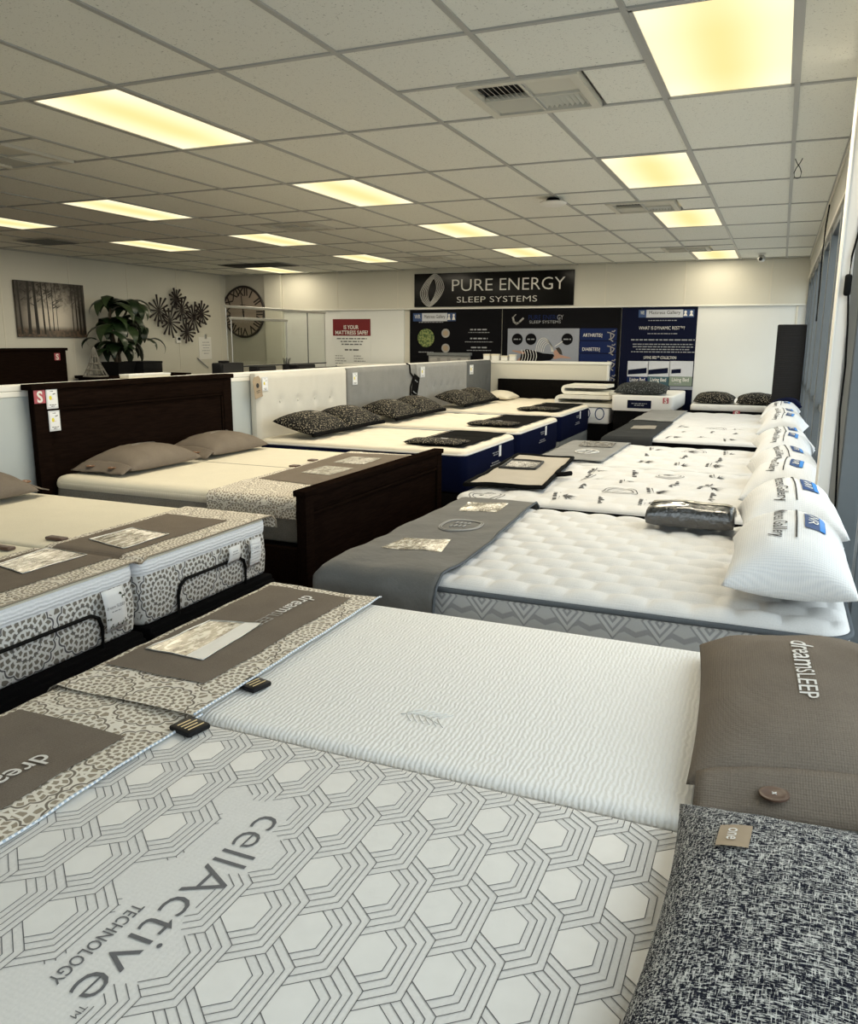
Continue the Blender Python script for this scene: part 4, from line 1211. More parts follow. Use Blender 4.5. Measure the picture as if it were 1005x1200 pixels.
# ---- white logo pillows down the window side -------------------------------------------------------
def logo_pillow_parts(t, p):
    weld(part('cover', p.mesh(30), M['knit'], t, 180))
    # lettering: line below the badge, name below the line
    part('lettering', p.text(text2d('Mattress Gallery', .060, .006, 'CENTER', width=.26), .075, -.058, .004), M['ink'], t)
    part('rule', p.patch(-.10, .20, .008, .014, 8, .004), M['ink'], t)
    part('badge', p.patch(-.015, .125, .035, .098, 8, .004), M['blue'], t)
    part('badge_end', p.patch(-.014, .124, .080, .097, 6, .005), M['blue_bright'], t)
    part('badge_lettering', p.text(text2d('WR', .045, .0, 'CENTER', width=.09), .055, .046, .0065), M['ink_white'], t)
spots = [
 ((.085, 2.900, .698), 0, .70, .385, .25, 'white logo pillow nearest the camera on the diamond sided mattress'),
 ((.092, 3.585, .698), 2, .60, .385, .25, 'second white logo pillow on the diamond sided mattress, behind the nearest one'),
 ((.088, 4.62, .655), 5, .66, .385, .24, 'white logo pillow at the near side of the fern printed mattress'),
 ((.088, 5.33, .655), 5, .66, .385, .24, 'white logo pillow at the far side of the fern printed mattress'),
 ((.088, 6.10, .655), 5, .62, .385, .23, 'near white logo pillow on the mattress behind the oatmeal mat'),
 ((.080, 6.75, .655), 6, .60, .385, .23, 'far white logo pillow on the mattress behind the oatmeal mat'),
 ((.088, 7.98, .655), 5, .68, .385, .22, 'near white logo pillow on the mattress with the charcoal cover'),
 ((.080, 8.74, .655), 6, .68, .385, .22, 'far white logo pillow on the mattress with the charcoal cover'),
 ((.070, 9.75, .655), 5, .68, .385, .21, 'farthest white logo pillow, just before the navy pillow')]
for k, (o_, tilt, w_, d, h, lab) in enumerate(spots):
    t = thing('logo_pillow', lab, 'pillow', o_, 'white logo pillows along the window')
    p = Pillow(w_*(.97 if k < 2 else .93), d, h*(1, 1.02, 1, .92, 1, .9, 1, .92, 1)[k], .095, 20+k, .30, .50, .010)
    c = Vector(o_); ca = math.cos(R(tilt)); lift = d/2*math.sin(R(tilt))
    yaw = R((0, 4, -5, 6, -4, 7, -6, 5, -3)[k])
    turned(frame((c.x, c.y, c.z+lift+.004), (math.sin(yaw), -math.cos(yaw), 0), (math.cos(yaw), math.sin(yaw), 0), R(tilt)), t)
    logo_pillow_parts(t, p)
t = thing('navy_pillow', 'dark navy pillow lying beyond the farthest white logo pillow', 'pillow', (.11, 10.45, .655))
turned(frame((.10, 10.42, .655+.06), (0, -1, 0), (1, 0, 0), R(14)), t)
p = Pillow(.62, .40, .17, .05, 33, .25, .48)
weld(part('cover', p.mesh(20), M['navy'], t, 180))

# ================================================================== LEFT ROW
XF = -2.29                                    # foot line of the left hand beds
XHB = -4.255                                  # front of the headboards
# ---- split adjustable bed nearest the left edge ---------------------------------------------------
lab2 = ['black adjustable base with bent black retainer bar, cut by the left edge', 'black adjustable base with retainer bar, beside the dark wooden bed']
mats_L1 = []
for k, (y0, y1) in enumerate(((1.50, 2.395), (2.415, 3.31))):
    t = bed_base('adjustable_divan', lab2[k], -4.2, XF+.03, y0+.01, y1-.005, .362)
    part('skirt', MB().rbox(XF-.06, XF+.045, y0+.012, y1-.007, .06, .34, .01, 2), M['black'], t, 40)
    zb = .505
    ya, yb = ((1.45, 2.19) if k == 0 else (2.62, 3.10))
    pts = [(XF+.012, ya, .36), (XF+.014, ya, zb-.06), (XF+.016, ya+.015, zb-.02), (XF+.016, ya+.05, zb), (XF+.016, yb-.05, zb), (XF+.016, yb-.015, zb-.02), (XF+.014, yb, zb-.06), (XF+.012, yb, .36)]
    part('retainer_bar', MB().tube(pts, .0075, 8), M['cord_black'], t, 60)
    mt, tp = mattress('split_mattress', ['lace printed split mattress with a white top band, cut by the left edge', 'lace printed split mattress with two paper tags at its foot corner'][k],
                      -4.2, XF, y0, y1, .365, .652, 'lace_side', 'cream_top', .05, .016, border=.575, sub='rib_cool')
    mats_L1.append((mt, tp))
t = thing('bed_runner', 'long lace and taupe runner with two photo prints across the split bed at the left', 'runner', (-2.5, 2.4, .655))
def gap(x, y):
    return .652 - .022*math.exp(-((y-2.405)/.016)**2)
c = Cloth(.652, x=(None, XF+.006), y=(None, 3.320), amp=.003, freq=5, seed=51, lift=.004, top=gap)
def c_at(a, b, up): return c.at(a, b, up)
part('lace_cloth', c.grid(-2.80, XF+.018, 1.5, 3.40, .018), M['lace_cloth'], t, 180)
o_ = c
part('taupe_panel', c.grid(-2.755, -2.385, 1.5, 3.125, .02, .003), M['tan'], t, 180)
part('edge_cord', c.edge(seg((XF+.018, 1.5), (XF+.018, 3.40), 50), .004, .002), M['lace_cloth'], t, 180)
for q in ([(-2.690, 2.559), (-2.674, 2.798), (-2.442, 2.775), (-2.439, 2.495)], [(-2.70, 2.105), (-2.73, 2.376), (-2.504, 2.362), (-2.51, 2.06)]):
    part('photo_print', c.quad(q, 8, .0055), M['photo'], t, 180)
    part('silver_border', MB().tube([c.at(p[0], p[1], .006) for a, b in zip(q, q[1:]+q[:1]) for p in seg(a, b, 8)[:-1]], .0022, 5, closed=True), M['steel'], t, 180)
for (y, z0, z1, w_, lab, flower) in ((2.235, .42, .585, .105, 'large white paper tag with green sprigs on the lace printed mattress side', True),
                                     (3.00, .50, .575, .085, 'small square white tag hanging over the retainer bar', False),
                                     (3.165, .44, .575, .085, 'pale blue folded tag at the mattress corner beside the retainer bar', False)):
    t = thing('paper_tag', lab, 'tag', (XF+.02, y, z1))
    xx = XF+.028
    lean = .018 if flower else -.010
    fr = lambda u, v: (xx + .010*math.sin(v*3), y + (u-.5)*w_ + lean*(1-v), z0 + (z1-z0)*v)
    solid(part('card', MB().grid(fr, 4, 6), M['white_paper'] if not (y > 3.1) else M['rib_cool'], t, 180), .0015)
    pl = lambda a, b: (xx + .0018 + .010*math.sin((b-z0)/(z1-z0)*3), y + a + lean*(1-(b-z0)/(z1-z0)), b)
    if flower:
        part('lettering', MB().text(text2d('dream SLEEP', .018, .005), lambda a, b: pl(a, .510+b)), M['ink_dim'], t)
        bars(m := MB(), lambda a, b: pl(a, b), [(.495, .8)], .06, .004, random.Random(3)); part('small_print', m, M['ink_dim'], t)
        rg = random.Random(5); sp = MB()
        for (a0, b0) in ((.036, .565), (.040, .55), (-.040, .47), (-.030, .44), (.03, .435), (0, .435), (.042, .445)):
            for q in range(3):
                an = rg.uniform(0, 6.28); L = .014
                sp.flat([pl(a0, b0), pl(a0+L*.5*math.cos(an+.4), b0+L*.5*math.sin(an+.4)), pl(a0+L*math.cos(an), b0+L*math.sin(an)), pl(a0+L*.5*math.cos(an-.4), b0+L*.5*math.sin(an-.4))])
        part('green_sprigs', sp, M['leaf2'], t)
    else:
        bars(m := MB(), lambda a, b: pl(a, b), [(z0+.65*(z1-z0), .7), (z0+.5*(z1-z0), .9)], .05, .004, random.Random(4)); part('small_print', m, M['ink_dim'], t)
for (x, y, lab) in ((-2.86, 2.52, 'small dark clip at the runner edge on the split bed, right hand one'), (-2.93, 2.31, 'small dark clip at the runner edge on the split bed, at the picture edge')):
    t = thing('edge_clip', lab, 'clip', (x, y, .653))
    part('body', MB().rbox(x-.03, x+.07, y-.02, y+.02, .654, .668, .005, 2), M['brown_btn'], t, 40)
linen_pillow('linen_pillow', 'taupe linen pillow cut off by the left edge of the picture',
             frame((-3.93, 2.86, .695), (0, 1, 0), (-1, 0, 0), R(8)), .68, .46, .15, None, 'taupe pillows on the left row', 2, 2)

# ---- dark wooden bed -------------------------------------------------------------------------------
t = thing('wooden_bed', 'dark espresso wooden bed frame with panelled headboard and footboard', 'bed', (-3.3, 4.7, 0))
HY0_, HY1_ = 3.70, 5.715
hb = part('headboard', MB().rbox(-4.325, XHB-.022, HY0_+.02, HY1_-.02, .1, 1.20, .004, 2), M['espresso'], t, 40)
part('top_cap', MB().rbox(-4.338, XHB+.012, HY0_-.02, HY1_+.02, 1.20, 1.236, .006, 2), M['espresso'], hb, 40)
for y in (HY0_, HY1_-.11): part('stile', MB().rbox(XHB-.022, XHB-.002, y, y+.11, .0, 1.20, .004, 2), M['espresso'], hb, 40)
part('top_rail', MB().rbox(XHB-.022, XHB-.002, HY0_+.11, HY1_-.11, 1.085, 1.20, .004, 2), M['espresso'], hb, 40)
part('panel_moulding', MB().rbox(XHB-.022, XHB-.008, HY0_+.11, HY1_-.11, 1.062, 1.085, .005, 2), M['espresso'], hb, 40)
for y in (HY0_+.11, HY1_-.13): part('panel_moulding', MB().rbox(XHB-.022, XHB-.010, y, y+.02, .5, 1.06, .004, 2), M['espresso'], hb, 40)
FY0, FY1 = 3.66, 5.60
fb = part('footboard', MB().rbox(-2.335, -2.295, FY0+.02, FY1-.02, .05, .69, .004, 2), M['espresso'], t, 40)
part('top_rail', MB().rbox(-2.35, -2.268, FY0-.015, FY1+.015, .688, .722, .006, 2), M['espresso'], fb, 40)
for y in (FY0, FY1-.085): part('post', MB().rbox(-2.34, -2.277, y, y+.085, 0, .69, .005, 2), M['espresso'], fb, 40)
part('upper_rail', MB().rbox(-2.295, -2.280, FY0+.085, FY1-.085, .60, .688, .004, 2), M['espresso'], fb, 40)
part('moulding', MB().rbox(-2.295, -2.277, FY0+.085, FY1-.085, .572, .592, .007, 2), M['espresso'], fb, 40)
for y in (3.70, 5.62): part('side_rail', MB().rbox(-4.25, -2.34, y-.02, y+.02, .16, .39, .005, 2), M['espresso'], t, 40)
part('slat_deck', MB().rbox(-4.25, -2.35, 3.74, 5.58, .30, .385, .004, 1), M['black'], t, 40)
mt, tL2 = mattress('cream_mattress', 'cream topped mattress with grey taupe sides in the dark wooden bed', -4.24, -2.375, 3.775, 5.585, .39, .655, 'taupe_side', 'cream_top', .06, .04, border=.575, sub='rib_cream')
part('centre_seam', MB().box(-4.2, -2.9, 4.678, 4.684, .6552, .6566), M['tan_light'], mt)
t = thing('bed_runner', 'lace and taupe runner with two pale prints across the dark wooden bed', 'runner', (-2.7, 4.7, .66))
c = Cloth(.6545, x=(None, -2.37), y=(3.765, 5.595), amp=.003, freq=5, seed=61, lift=.004)
def slant(a, b, u, v): return (a, b)
part('lace_cloth', c.grid(-2.985, -2.385, 3.765-.13, 5.60, .02, 0, lambda a, b, u, v: (a - .07*v*(1-u), b)), M['lace_cloth'], t, 180)
part('taupe_panel', c.quad([(-2.945, 4.19), (-2.455, 4.13), (-2.50, 5.55), (-3.03, 5.48)], 24, .003), M['tan'], t, 180)
for q in ([(-2.83, 4.50), (-2.60, 4.47), (-2.60, 4.80), (-2.83, 4.82)], [(-2.86, 4.98), (-2.62, 4.98), (-2.64, 5.32), (-2.88, 5.30)]):
    part('photo_print', c.quad(q, 8, .0055), M['photo'], t, 180)
for (x, y, lab) in ((-3.03, 4.74, 'small dark clip by the runner on the wooden bed, nearer one'), (-3.06, 5.03, 'small dark clip by the runner on the wooden bed, farther one')):
    t = thing('edge_clip', lab, 'clip', (x, y, .656))
    part('body', MB().rbox(x-.03, x+.03, y-.03, y+.03, .657, .668, .004, 2), M['brown_btn'], t, 40)
for y, lab, sd in ((4.27, 'taupe linen pillow with copper buttons on the near half of the wooden bed', 3), (5.10, 'taupe linen pillow with copper buttons on the far half of the wooden bed', 4)):
    linen_pillow('linen_pillow', lab, frame((-3.985, y+.05, .658), (0, -1, 0), (-1, 0, 0), R(9)) if False else frame((-3.97, y+.03, .660), (-.0, -1, 0), (1, 0, 0), 0) @ Matrix.Rotation(R(0), 4, 'Z'),
                 .70, .46, .16, None, 'taupe pillows on the left row', 2, sd)

# ---- upholstered beds --------------------------------------------------------------------------------
def upholstered(name, label, y0, y1, mat, tufts=(), z1=1.225, x1=XHB, group=None):
    t = thing(name, label, 'headboard', (-4.3, (y0+y1)/2, 0), group)
    ny, nzz = 60, 36; z0 = .15
    def fn(u, v):
        y, z = y0+(y1-y0)*u, z0+(z1-z0)*v
        d = min(y-y0, y1-y, z1-z); r = .025
        x = x1 - (r - math.sqrt(max(0, r*r-(r-min(d, r))**2)))
        for ty, tz in tufts:
            q = math.hypot((y-ty), (z-tz)); x -= .016*math.exp(-(q/.045)**2) + .006*math.exp(-abs(y-ty)/.012)*math.exp(-abs(z-tz)/.12)
        return (x, y, z)
    part('padded_front', MB().grid(fn, ny, nzz), M[mat], t, 180)
    part('back_board', MB().rbox(-4.335, x1-.024, y0, y1, .15, z1-.003, .008, 2), M[mat], t, 40)
    for ty, tz in tufts: part('button', MB().lathe((x1-.014, ty, tz), [(.001, .007), (.009, .005), (.012, 0), (.001, -.002)], 12, 0), M[mat], t, 60)
    for y in (y0+.15, y1-.2): part('leg', MB().box(-4.32, -4.29, y, y+.05, 0, .16), M['plastic_black'], t)
    return t
upholstered('tufted_headboard', 'pale linen headboard with a row of tufted buttons', 6.09, 7.74, 'hb_white', [(6.46, .955), (6.77, .952), (7.08, .948), (7.39, .945)])
upholstered('plain_headboard', 'plain mid grey headboard next to the pale tufted one', 7.79, 9.57, 'hb_grey')
upholstered('tufted_headboard', 'light grey tufted headboard, farther along the partition', 9.62, 11.44, 'hb_grey2', [(9.95+.24*k, .93) for k in range(6)])
upholstered('corner_headboard', 'dark grey tufted headboard in the partition corner', 11.47, 12.54, 'hb_dark', [(11.75, .92), (12.05, .92), (12.35, .92)])
navy = [(6.04, 7.40, -2.255, .655, 'navy mattress in front of the pale tufted headboard', 'pale tufted'),
        (7.73, 9.30, -2.32, .655, 'navy mattress in front of the plain grey headboard', 'plain grey'),
        (9.80, 11.45, -2.415, .652, 'navy mattress in front of the light grey tufted headboard', 'light grey')]
for k, (y0, y1, xf, z1, lab, nm) in enumerate(navy):
    bed_base('divan', f'{"grey" if k == 2 else "dark"} base under the navy mattress by the {nm} headboard', -4.2, xf-.01, y0+.015, y1-.015, .295, 'grey_base' if k > 0 else 'black')
    mt, tp = mattress('navy_mattress', lab, -4.235, xf, y0, y1, .30, z1, 'navy', 'quilt_cream', .07, .035, puff(.30, .16, .012, .6), .03, border=.605, sub='white_top')
    part('fabric_loop', MB().rbox(xf+.006, xf+.010, y0+.62*(y1-y0), y0+.62*(y1-y0)+.06, .50, .60, .002, 1), M['white_paper'], mt)
    m = MB(); yc = y0+.55*(y1-y0)
    for r_, kk in ((.545, .5), (.525, .35), (.46, .6), (.44, .8)):
        bars(m, plane_place((xf+.009, yc, 0), (0, 1, 0), (0, 0, 1)), [(r_, kk)], .34, .010, random.Random(k+int(r_*100)))
    part('embroidery', m, M['ink_dim'], mt)
    t = thing('foot_cloth', 'black cloth on the foot of the navy mattress by the ' + nm + ' headboard', 'cover', (xf-.3, (y0+y1)/2, z1))
    c = Cloth(z1+.003, amp=.006, freq=4, seed=70+k, lift=.004)
    solid(part('black_cloth', c.grid(xf-.60, xf-.07, y0+.16, y1-.06, .03, 0, lambda a, b, u, v: (a + .05*(1-v)*0, b)), M['fleece_dark'], t, 180), .004)
    t2 = thing('sample_pillow', 'flat speckled sample pillow on the navy mattress by the ' + nm + ' headboard', 'pillow', (xf-.35, y0+.26, z1+.012), 'speckled sample pillows')
    turned(frame((xf-.36, y0+.27, z1+.016), (1, 0, 0), (0, 1, 0), 0), t2)
    p = Pillow(.50, .30, .035, .02, 80+k, .3, .3, .004)
    weld(part('cover', p.mesh(18), M['speck'], t2, 180))
    part('label', p.patch(.02, .08, .03, .07, 2, .003), M['white_paper'], t2)
    m = MB()
    part('black_edge_band', c.grid(xf-.62, xf-.60, y0+.16, y1-.06, .03, .002), M['binding'], t, 180)
def speck_pillow(label, x, y, z, seed, w_=.70, d=.44, h=.17, tilt=14):
    t = thing('speckled_pillow', label, 'pillow', (x, y, z), 'black speckled pillows at the grey headboards')
    turned(frame((x, y, z+d/2*math.sin(R(tilt))*.8), (0, 1, 0), (-1, 0, 0), R(tilt)), t)
    p = Pillow(w_, d, h, .05, seed, .30, .46, .005)
    weld(part('cover', p.mesh(24), M['speck'], t, 180))
    part('gusset', MB().tube([p.at(s_[0], s_[1], 1) for s_ in [(-1+2*i/20, -1) for i in range(21)]], .020, 6), M['binding'], t, 180)
    part('label', p.patch(-.03, .05, -.01, .02, 3, .004), M['tan_light'], t)
for k, (y0, y1, xf, z1, lab, nm) in enumerate(navy):
    a = y0 + .42; b = a + .66
    speck_pillow(f'near black speckled pillow by the {nm} headboard', -3.93, a, z1+.004, 90+k*2)
    speck_pillow(f'far black speckled pillow by the {nm} headboard', -3.94, b+.06, z1+.004, 91+k*2)
# tags on the headboards
def price_tag(label, y0, y1, z0, z1, x=XHB+.003, kind=0):
    t = thing('price_tag', label, 'price tag', (x, (y0+y1)/2, z0), 'price tags on the headboards')
    part('sleeve', MB().rbox(x, x+.004, y0, y1, z0, z1, .0015, 1), M['label_grey'], t)
    w_, h = y1-y0, z1-z0
    part('card', MB().box(x+.004, x+.0052, y0+.1*w_, y1-.1*w_, z0+.1*h, z1-.07*h), M['white_paper'], t)
    pl = plane_place((x+.0058, (y0+y1)/2, z0), (0, 1, 0), (0, 0, 1))
    bars(m := MB(), pl, [(.86*h, .3), (.18*h, .6), (.11*h, .3)], w_, .03*h, random.Random(int(y0*100)))
    m.flat([pl(.05*w_, .70*h), pl(.28*w_, .73*h), pl(.28*w_, .77*h), pl(.05*w_, .74*h)])
    part('print', m, M['ink'], t)
    part('price_dot', MB().add([pl(-.16*w_+.12*w_*math.cos(2*PI*i/16), .55*h+.12*w_*1.3*math.sin(2*PI*i/16)) for i in range(16)], [tuple(range(16))]), M['yellow'], t)
    part('price_print', bars(MB(), pl, [(.46*h, .5)], w_*.5, .03*h, random.Random(2)), M['pink_tag'], t)
price_tag('upper white price tag on the dark wooden headboard', 3.790, 3.880, 1.078, 1.205)
price_tag('lower white price tag on the dark wooden headboard', 3.795, 3.885, .935, 1.066)
price_tag('white price tag on the pale tufted headboard', 6.150, 6.245, 1.065, 1.19)
price_tag('white price tag on the plain grey headboard', 7.850, 7.965, 1.040, 1.175)
price_tag('white price tag on the light grey tufted headboard', 9.690, 9.83, 1.053, 1.19)
price_tag('white price tag on the dark corner headboard', 11.52, 11.68, 1.03, 1.17)
def red_tag(label, o_, r_, u_, s):
    t = thing('red_sticker', label, 'sticker', o_)
    n = Vector(r_).cross(Vector(u_)); pl = plane_place(Vector(o_)+n*.002, r_, u_)
    part('card', MB().add([plane_place(Vector(o_)+n*k, r_, u_)(a, b) for k in (0, .002) for a, b in ((-s/2, -s/2), (s/2, -s/2), (s/2, s/2), (-s/2, s/2))],
         [(0, 1, 2, 3), (7, 6, 5, 4), (0, 4, 5, 1), (1, 5, 6, 2), (2, 6, 7, 3), (3, 7, 4, 0)]), M['red_tag'], t)
    pl2 = plane_place(Vector(o_)+n*.003, r_, u_)
    part('letter', MB().text(text2d('S', s*1.15, .03), lambda a, b: pl2(a, b-s*.41)), M['ink_white'], t)
    return t
red_tag('small red and white S sticker on the dark wooden headboard', (XHB+.002, 3.743, 1.16), (0, 1, 0), (0, 0, 1), .085)
t = thing('kraft_tag', 'brown kraft swing tag hanging on the pale tufted headboard', 'tag', (XHB+.008, 6.08, 1.1))
pl = plane_place((XHB+.012, 6.075, 1.10), (0, math.cos(.18), math.sin(.18)), (0, -math.sin(.18), math.cos(.18)))
solid(part('card', MB().flat([pl(a, b) for a, b in ((-.06, -.09), (.06, -.09), (.06, .07), (.035, .10), (-.035, .10), (-.06, .07))]), M['kraft'], t), .002)
pl = plane_place((XHB+.0145, 6.075, 1.10), (0, math.cos(.18), math.sin(.18)), (0, -math.sin(.18), math.cos(.18)))
part('emblem', MB().flat([pl(.022*math.cos(2*PI*i/16), .02+.022*math.sin(2*PI*i/16)) for i in range(16)]), M['ink'], t)
part('small_print', bars(MB(), pl, [(-.03, .8), (-.045, .6)], .07, .006, random.Random(8)), M['ink'], t)
t = thing('swing_tag', 'black swing tag on black cords over the plain grey headboard', 'tag', (XHB+.01, 9.5, 1.0))
pl = plane_place((XHB+.012, 9.50, .97), (0, math.cos(.35), -math.sin(.35)*-1), (0, -math.sin(.35), math.cos(.35)))
pl = plane_place((XHB+.014, 9.52, .96), (0, math.cos(-.35), math.sin(-.35)*1), (0, math.sin(.35)*-1*-1, math.cos(.35)))
solid(part('card', MB().flat([pl(a, b) for a, b in ((-.09, -.13), (.09, -.13), (.09, .13), (-.09, .13))]), M['binding'], t), .003)
pl = plane_place((XHB+.0165, 9.52, .96), (0, math.cos(-.35), math.sin(-.35)), (0, math.sin(.35), math.cos(.35)))
part('small_print', bars(MB(), pl, [(.05, .7), (-.10, .8)], .14, .012, random.Random(9)), M['ink_dim'], t)
part('cord', MB().tube([(XHB+.012, 9.46, 1.07), (XHB+.013, 9.36, 1.12), (XHB+.013, 9.33, 1.225), (XHB-.03, 9.33, 1.238)], .010, 6), M['binding'], t, 60)
part('cord', MB().tube([(XHB+.012, 9.45, 1.07), (XHB+.013, 9.36, .95), (XHB+.013, 9.35, .80)], .010, 6), M['binding'], t, 60)

# ---- black headboard, stacked topper --------------------------------------------------------------------
t = thing('low_headboard', 'low wide black headboard standing against the short cream partition', 'headboard', (-3.1, 12.5, 0))
part('board', MB().rbox(-4.12, -2.28, 12.47, 12.555, .28, .935, .006, 2), M['black_wood'], t, 40)
for x in (-4.05, -2.36): part('leg', MB().rbox(x, x+.05, 12.48, 12.54, 0, .285, .004, 1), M['steel'], t, 40)
t = thing('quilted_mattress', 'white quilted mattress lying before the low black headboard', 'mattress', (-3.4, 12.0, .3))
part('side_border', side_wall(-3.56, 11.97, 1.20, .94, .07, [(.30, -.01), (.32, 0), (.56, 0), (.60, -.004)]), M['navy'], t, 50)
tq = Top(-3.56, 11.97, 1.20, .94, .07, .645, .04, puff(.25, .16, .012, .6)); part('top_panel', tq.mesh(.03), M['quilt_cream'], t, 180)
bed_base('divan', 'black base under the white quilted mattress before the low black headboard', -4.14, -2.98, 11.55, 12.40, .295, 'black')
t = thing('speckled_pillow', 'cream pillow lying behind the black speckled ones in the corner', 'pillow', (-3.9, 11.9, .65))
turned(frame((-3.88, 11.95, .652), (0, 1, 0), (-1, 0, 0), R(5)), t); t.name = 'cream_pillow'; ABS[t.name] = Vector((0, 0, 0))
weld(part('cover', Pillow(.6, .4, .13, .05, 99, .3, .46).mesh(18), M['cream_top'], t, 180))
t = thing('bagged_mattress', 'small mattress in a clear bag with blue print, under the folded topper', 'mattress', (-2.5, 11.95, 0))
part('bag', MB().rbox(-2.80, -2.16, 11.62, 12.38, .36, .60, .03, 3), M['rib_cool'], t, 60)
m = MB()
for k in range(2):
    pl = plane_place((-2.50+.20*k, 11.617, .44), (1, 0, 0), (0, 0, 1))
    for i in range(12):
        a, b = 2*PI*i/12, 2*PI*(i+1)/12
        m.flat([pl(.07*math.cos(a), .07+.09*math.sin(a)), pl(.07*math.cos(b), .07+.09*math.sin(b)), pl(.055*math.cos(b), .07+.075*math.sin(b)), pl(.055*math.cos(a), .07+.075*math.sin(a))])
part('blue_print', m, M['blue'], t)
part('black_support', MB().rbox(-2.78, -2.18, 11.65, 12.36, 0, .355, .01, 2), M['black'], t, 40)
t = thing('folded_topper', 'pale fleecy mattress topper folded in thick layers on the bagged mattress', 'topper', (-2.5, 11.95, .60))
def fold_strip(z0, th, x0, x1, y0, y1):
    """one folded layer: a thick sheet doubled over with a round nose at the near side"""
    m = MB(); pts = []
    R_ = th
    path = [(y1, z0+th*.5)] + [(y0+R_ , z0+th*.5)] + [(y0+R_-R_*math.sin(a), z0+th*1.5-R_*math.cos(a)) for a in [PI*i/8 for i in range(9)]] + [(y1-.04, z0+th*2.5)]
    rs = []
    for i, (y, z) in enumerate(path):
        a = path[max(0, i-1)]; b = path[min(len(path)-1, i+1)]; d = Vector((b[0]-a[0], b[1]-a[1])).normalized(); n = Vector((-d.y, d.x))
        hh = th*.46
        rs.append([(x0, y+n.x*hh, z+n.y*hh), (x0+.02, y+n.x*hh*1.05, z+n.y*hh*1.05), (x1-.02, y+n.x*hh*1.05, z+n.y*hh*1.05), (x1, y+n.x*hh, z+n.y*hh), (x1, y-n.x*hh, z-n.y*hh), (x0, y-n.x*hh, z-n.y*hh)])
    return m.rings(rs, True, True)
def fold_x(z0, th, x0, x1, y0, y1):
    m = fold_strip(z0, th, y0, y1, x0, x1); m.v = [(b, a, c_) for a, b, c_ in m.v]; return m
part('lower_fold', fold_x(.602, .055, -2.935, -2.125, 11.60, 12.32), M['pale_fur'], t, 60)
m = fold_x(.772, .045, -2.86, -2.19, 11.66, 12.26); part('upper_fold', m, M['pale_fur'], t, 60)

# ---- beds at the back right --------------------------------------------------------------------------------
t = thing('display_mattress', 'white boxy mattress with a navy label below the blue banner', 'mattress', (-1.75, 11.9, .6))
gx0, gx1, gy0, gy1, gz0, gz1 = -2.10, -1.27, 11.40, 12.95, .585, .80
part('side_border', side_wall((gx0+gx1)/2, (gy0+gy1)/2, gx1-gx0, gy1-gy0, .05, [(gz0, -.008), (gz0+.015, 0), (gz1-.02, 0), (gz1-.008, -.006)]), M['white_top'], t, 50)
part('top_panel', Top((gx0+gx1)/2, (gy0+gy1)/2, gx1-gx0, gy1-gy0, .05, gz1, .02).mesh(.06), M['white_top'], t, 180)
part('navy_label', MB().rbox(-1.88, -1.56, gy0-.008, gy0+.004, .625, .735, .002, 1), M['banner_navy'], t)
part('label_print', bars(MB(), plane_place((-1.72, gy0-.0085, .63), (1, 0, 0), (0, 0, 1)), [(.055, .8), (.03, .5)], .26, .010, random.Random(12)), M['ink_dim'], t)
red_tag('dark red S sticker on the white boxy display mattress', (-1.37, gy0-.006, .74), (1, 0, 0), (0, 0, 1), .075)
bed_base('divan', 'black base under the white boxy mattress below the blue banner', gx0+.03, gx1-.03, gy0+.03, gy1-.03, .58, 'black')
t = thing('flecked_pillow', 'dark grey flecked pillow on the white boxy mattress', 'pillow', (-1.72, 11.6, gz1))
turned(frame((-1.73, 11.65, gz1+.012), (1, 0, 0), (0, 1, 0), R(8)), t)
weld(part('cover', Pillow(.72, .42, .17, .05, 101, .3, .46).mesh(22), M['speck_grey'], t, 180))
t = thing('low_mattress', 'thin white edged black mattress against the white back wall', 'mattress', (-.5, 11.9, .5))
part('side_border', side_wall(-.53, 12.15, 1.03, 1.58, .05, [(.50, -.008), (.52, 0), (.625, 0), (.63, -.004)]), M['black'], t, 50)
part('upper_border', side_wall(-.53, 12.15, 1.03, 1.58, .05, [(.63, -.004), (.635, .002), (.69, .002), (.695, -.004)]), M['white_top'], t, 50)
part('top_panel', Top(-.53, 12.15, 1.03, 1.58, .05, .71, .018).mesh(.08), M['white_top'], t, 180)
bed_base('divan', 'black base under the thin white edged mattress at the back wall', -1.02, -.04, 11.40, 12.90, .495, 'black')
red_tag('dark red S sticker on the side of the thin white edged mattress', (-.46, 11.352, .60), (1, 0, 0), (0, 0, 1), .085)
for x, lab in ((-.76, 'left of the two black flecked pillows before the white back wall'), (-.22, 'right of the two black flecked pillows, next to the tall dark panel')):
    t = thing('flecked_pillow', lab, 'pillow', (x, 11.6, .71))
    turned(frame((x, 11.62, .715), (1, 0, 0), (0, 1, 0), R(6)), t)
    weld(part('cover', Pillow(.53, .38, .155, .05, 103+int(x*10), .3, .46).mesh(22), M['speck_grey'] if False else M['speck'], t, 180))
t = thing('tall_panel', 'tall dark grey ribbed panel standing upright beside the windows', 'panel', (.12, 11.2, 0))
part('body', MB().rbox(-.055, .275, 11.02, 11.20, .02, 1.735, .015, 3), M['ribbed_dark'], t, 40)
part('foot_strip', MB().rbox(-.05, .27, 11.03, 11.19, 0, .02, .003, 1), M['black'], t, 40)

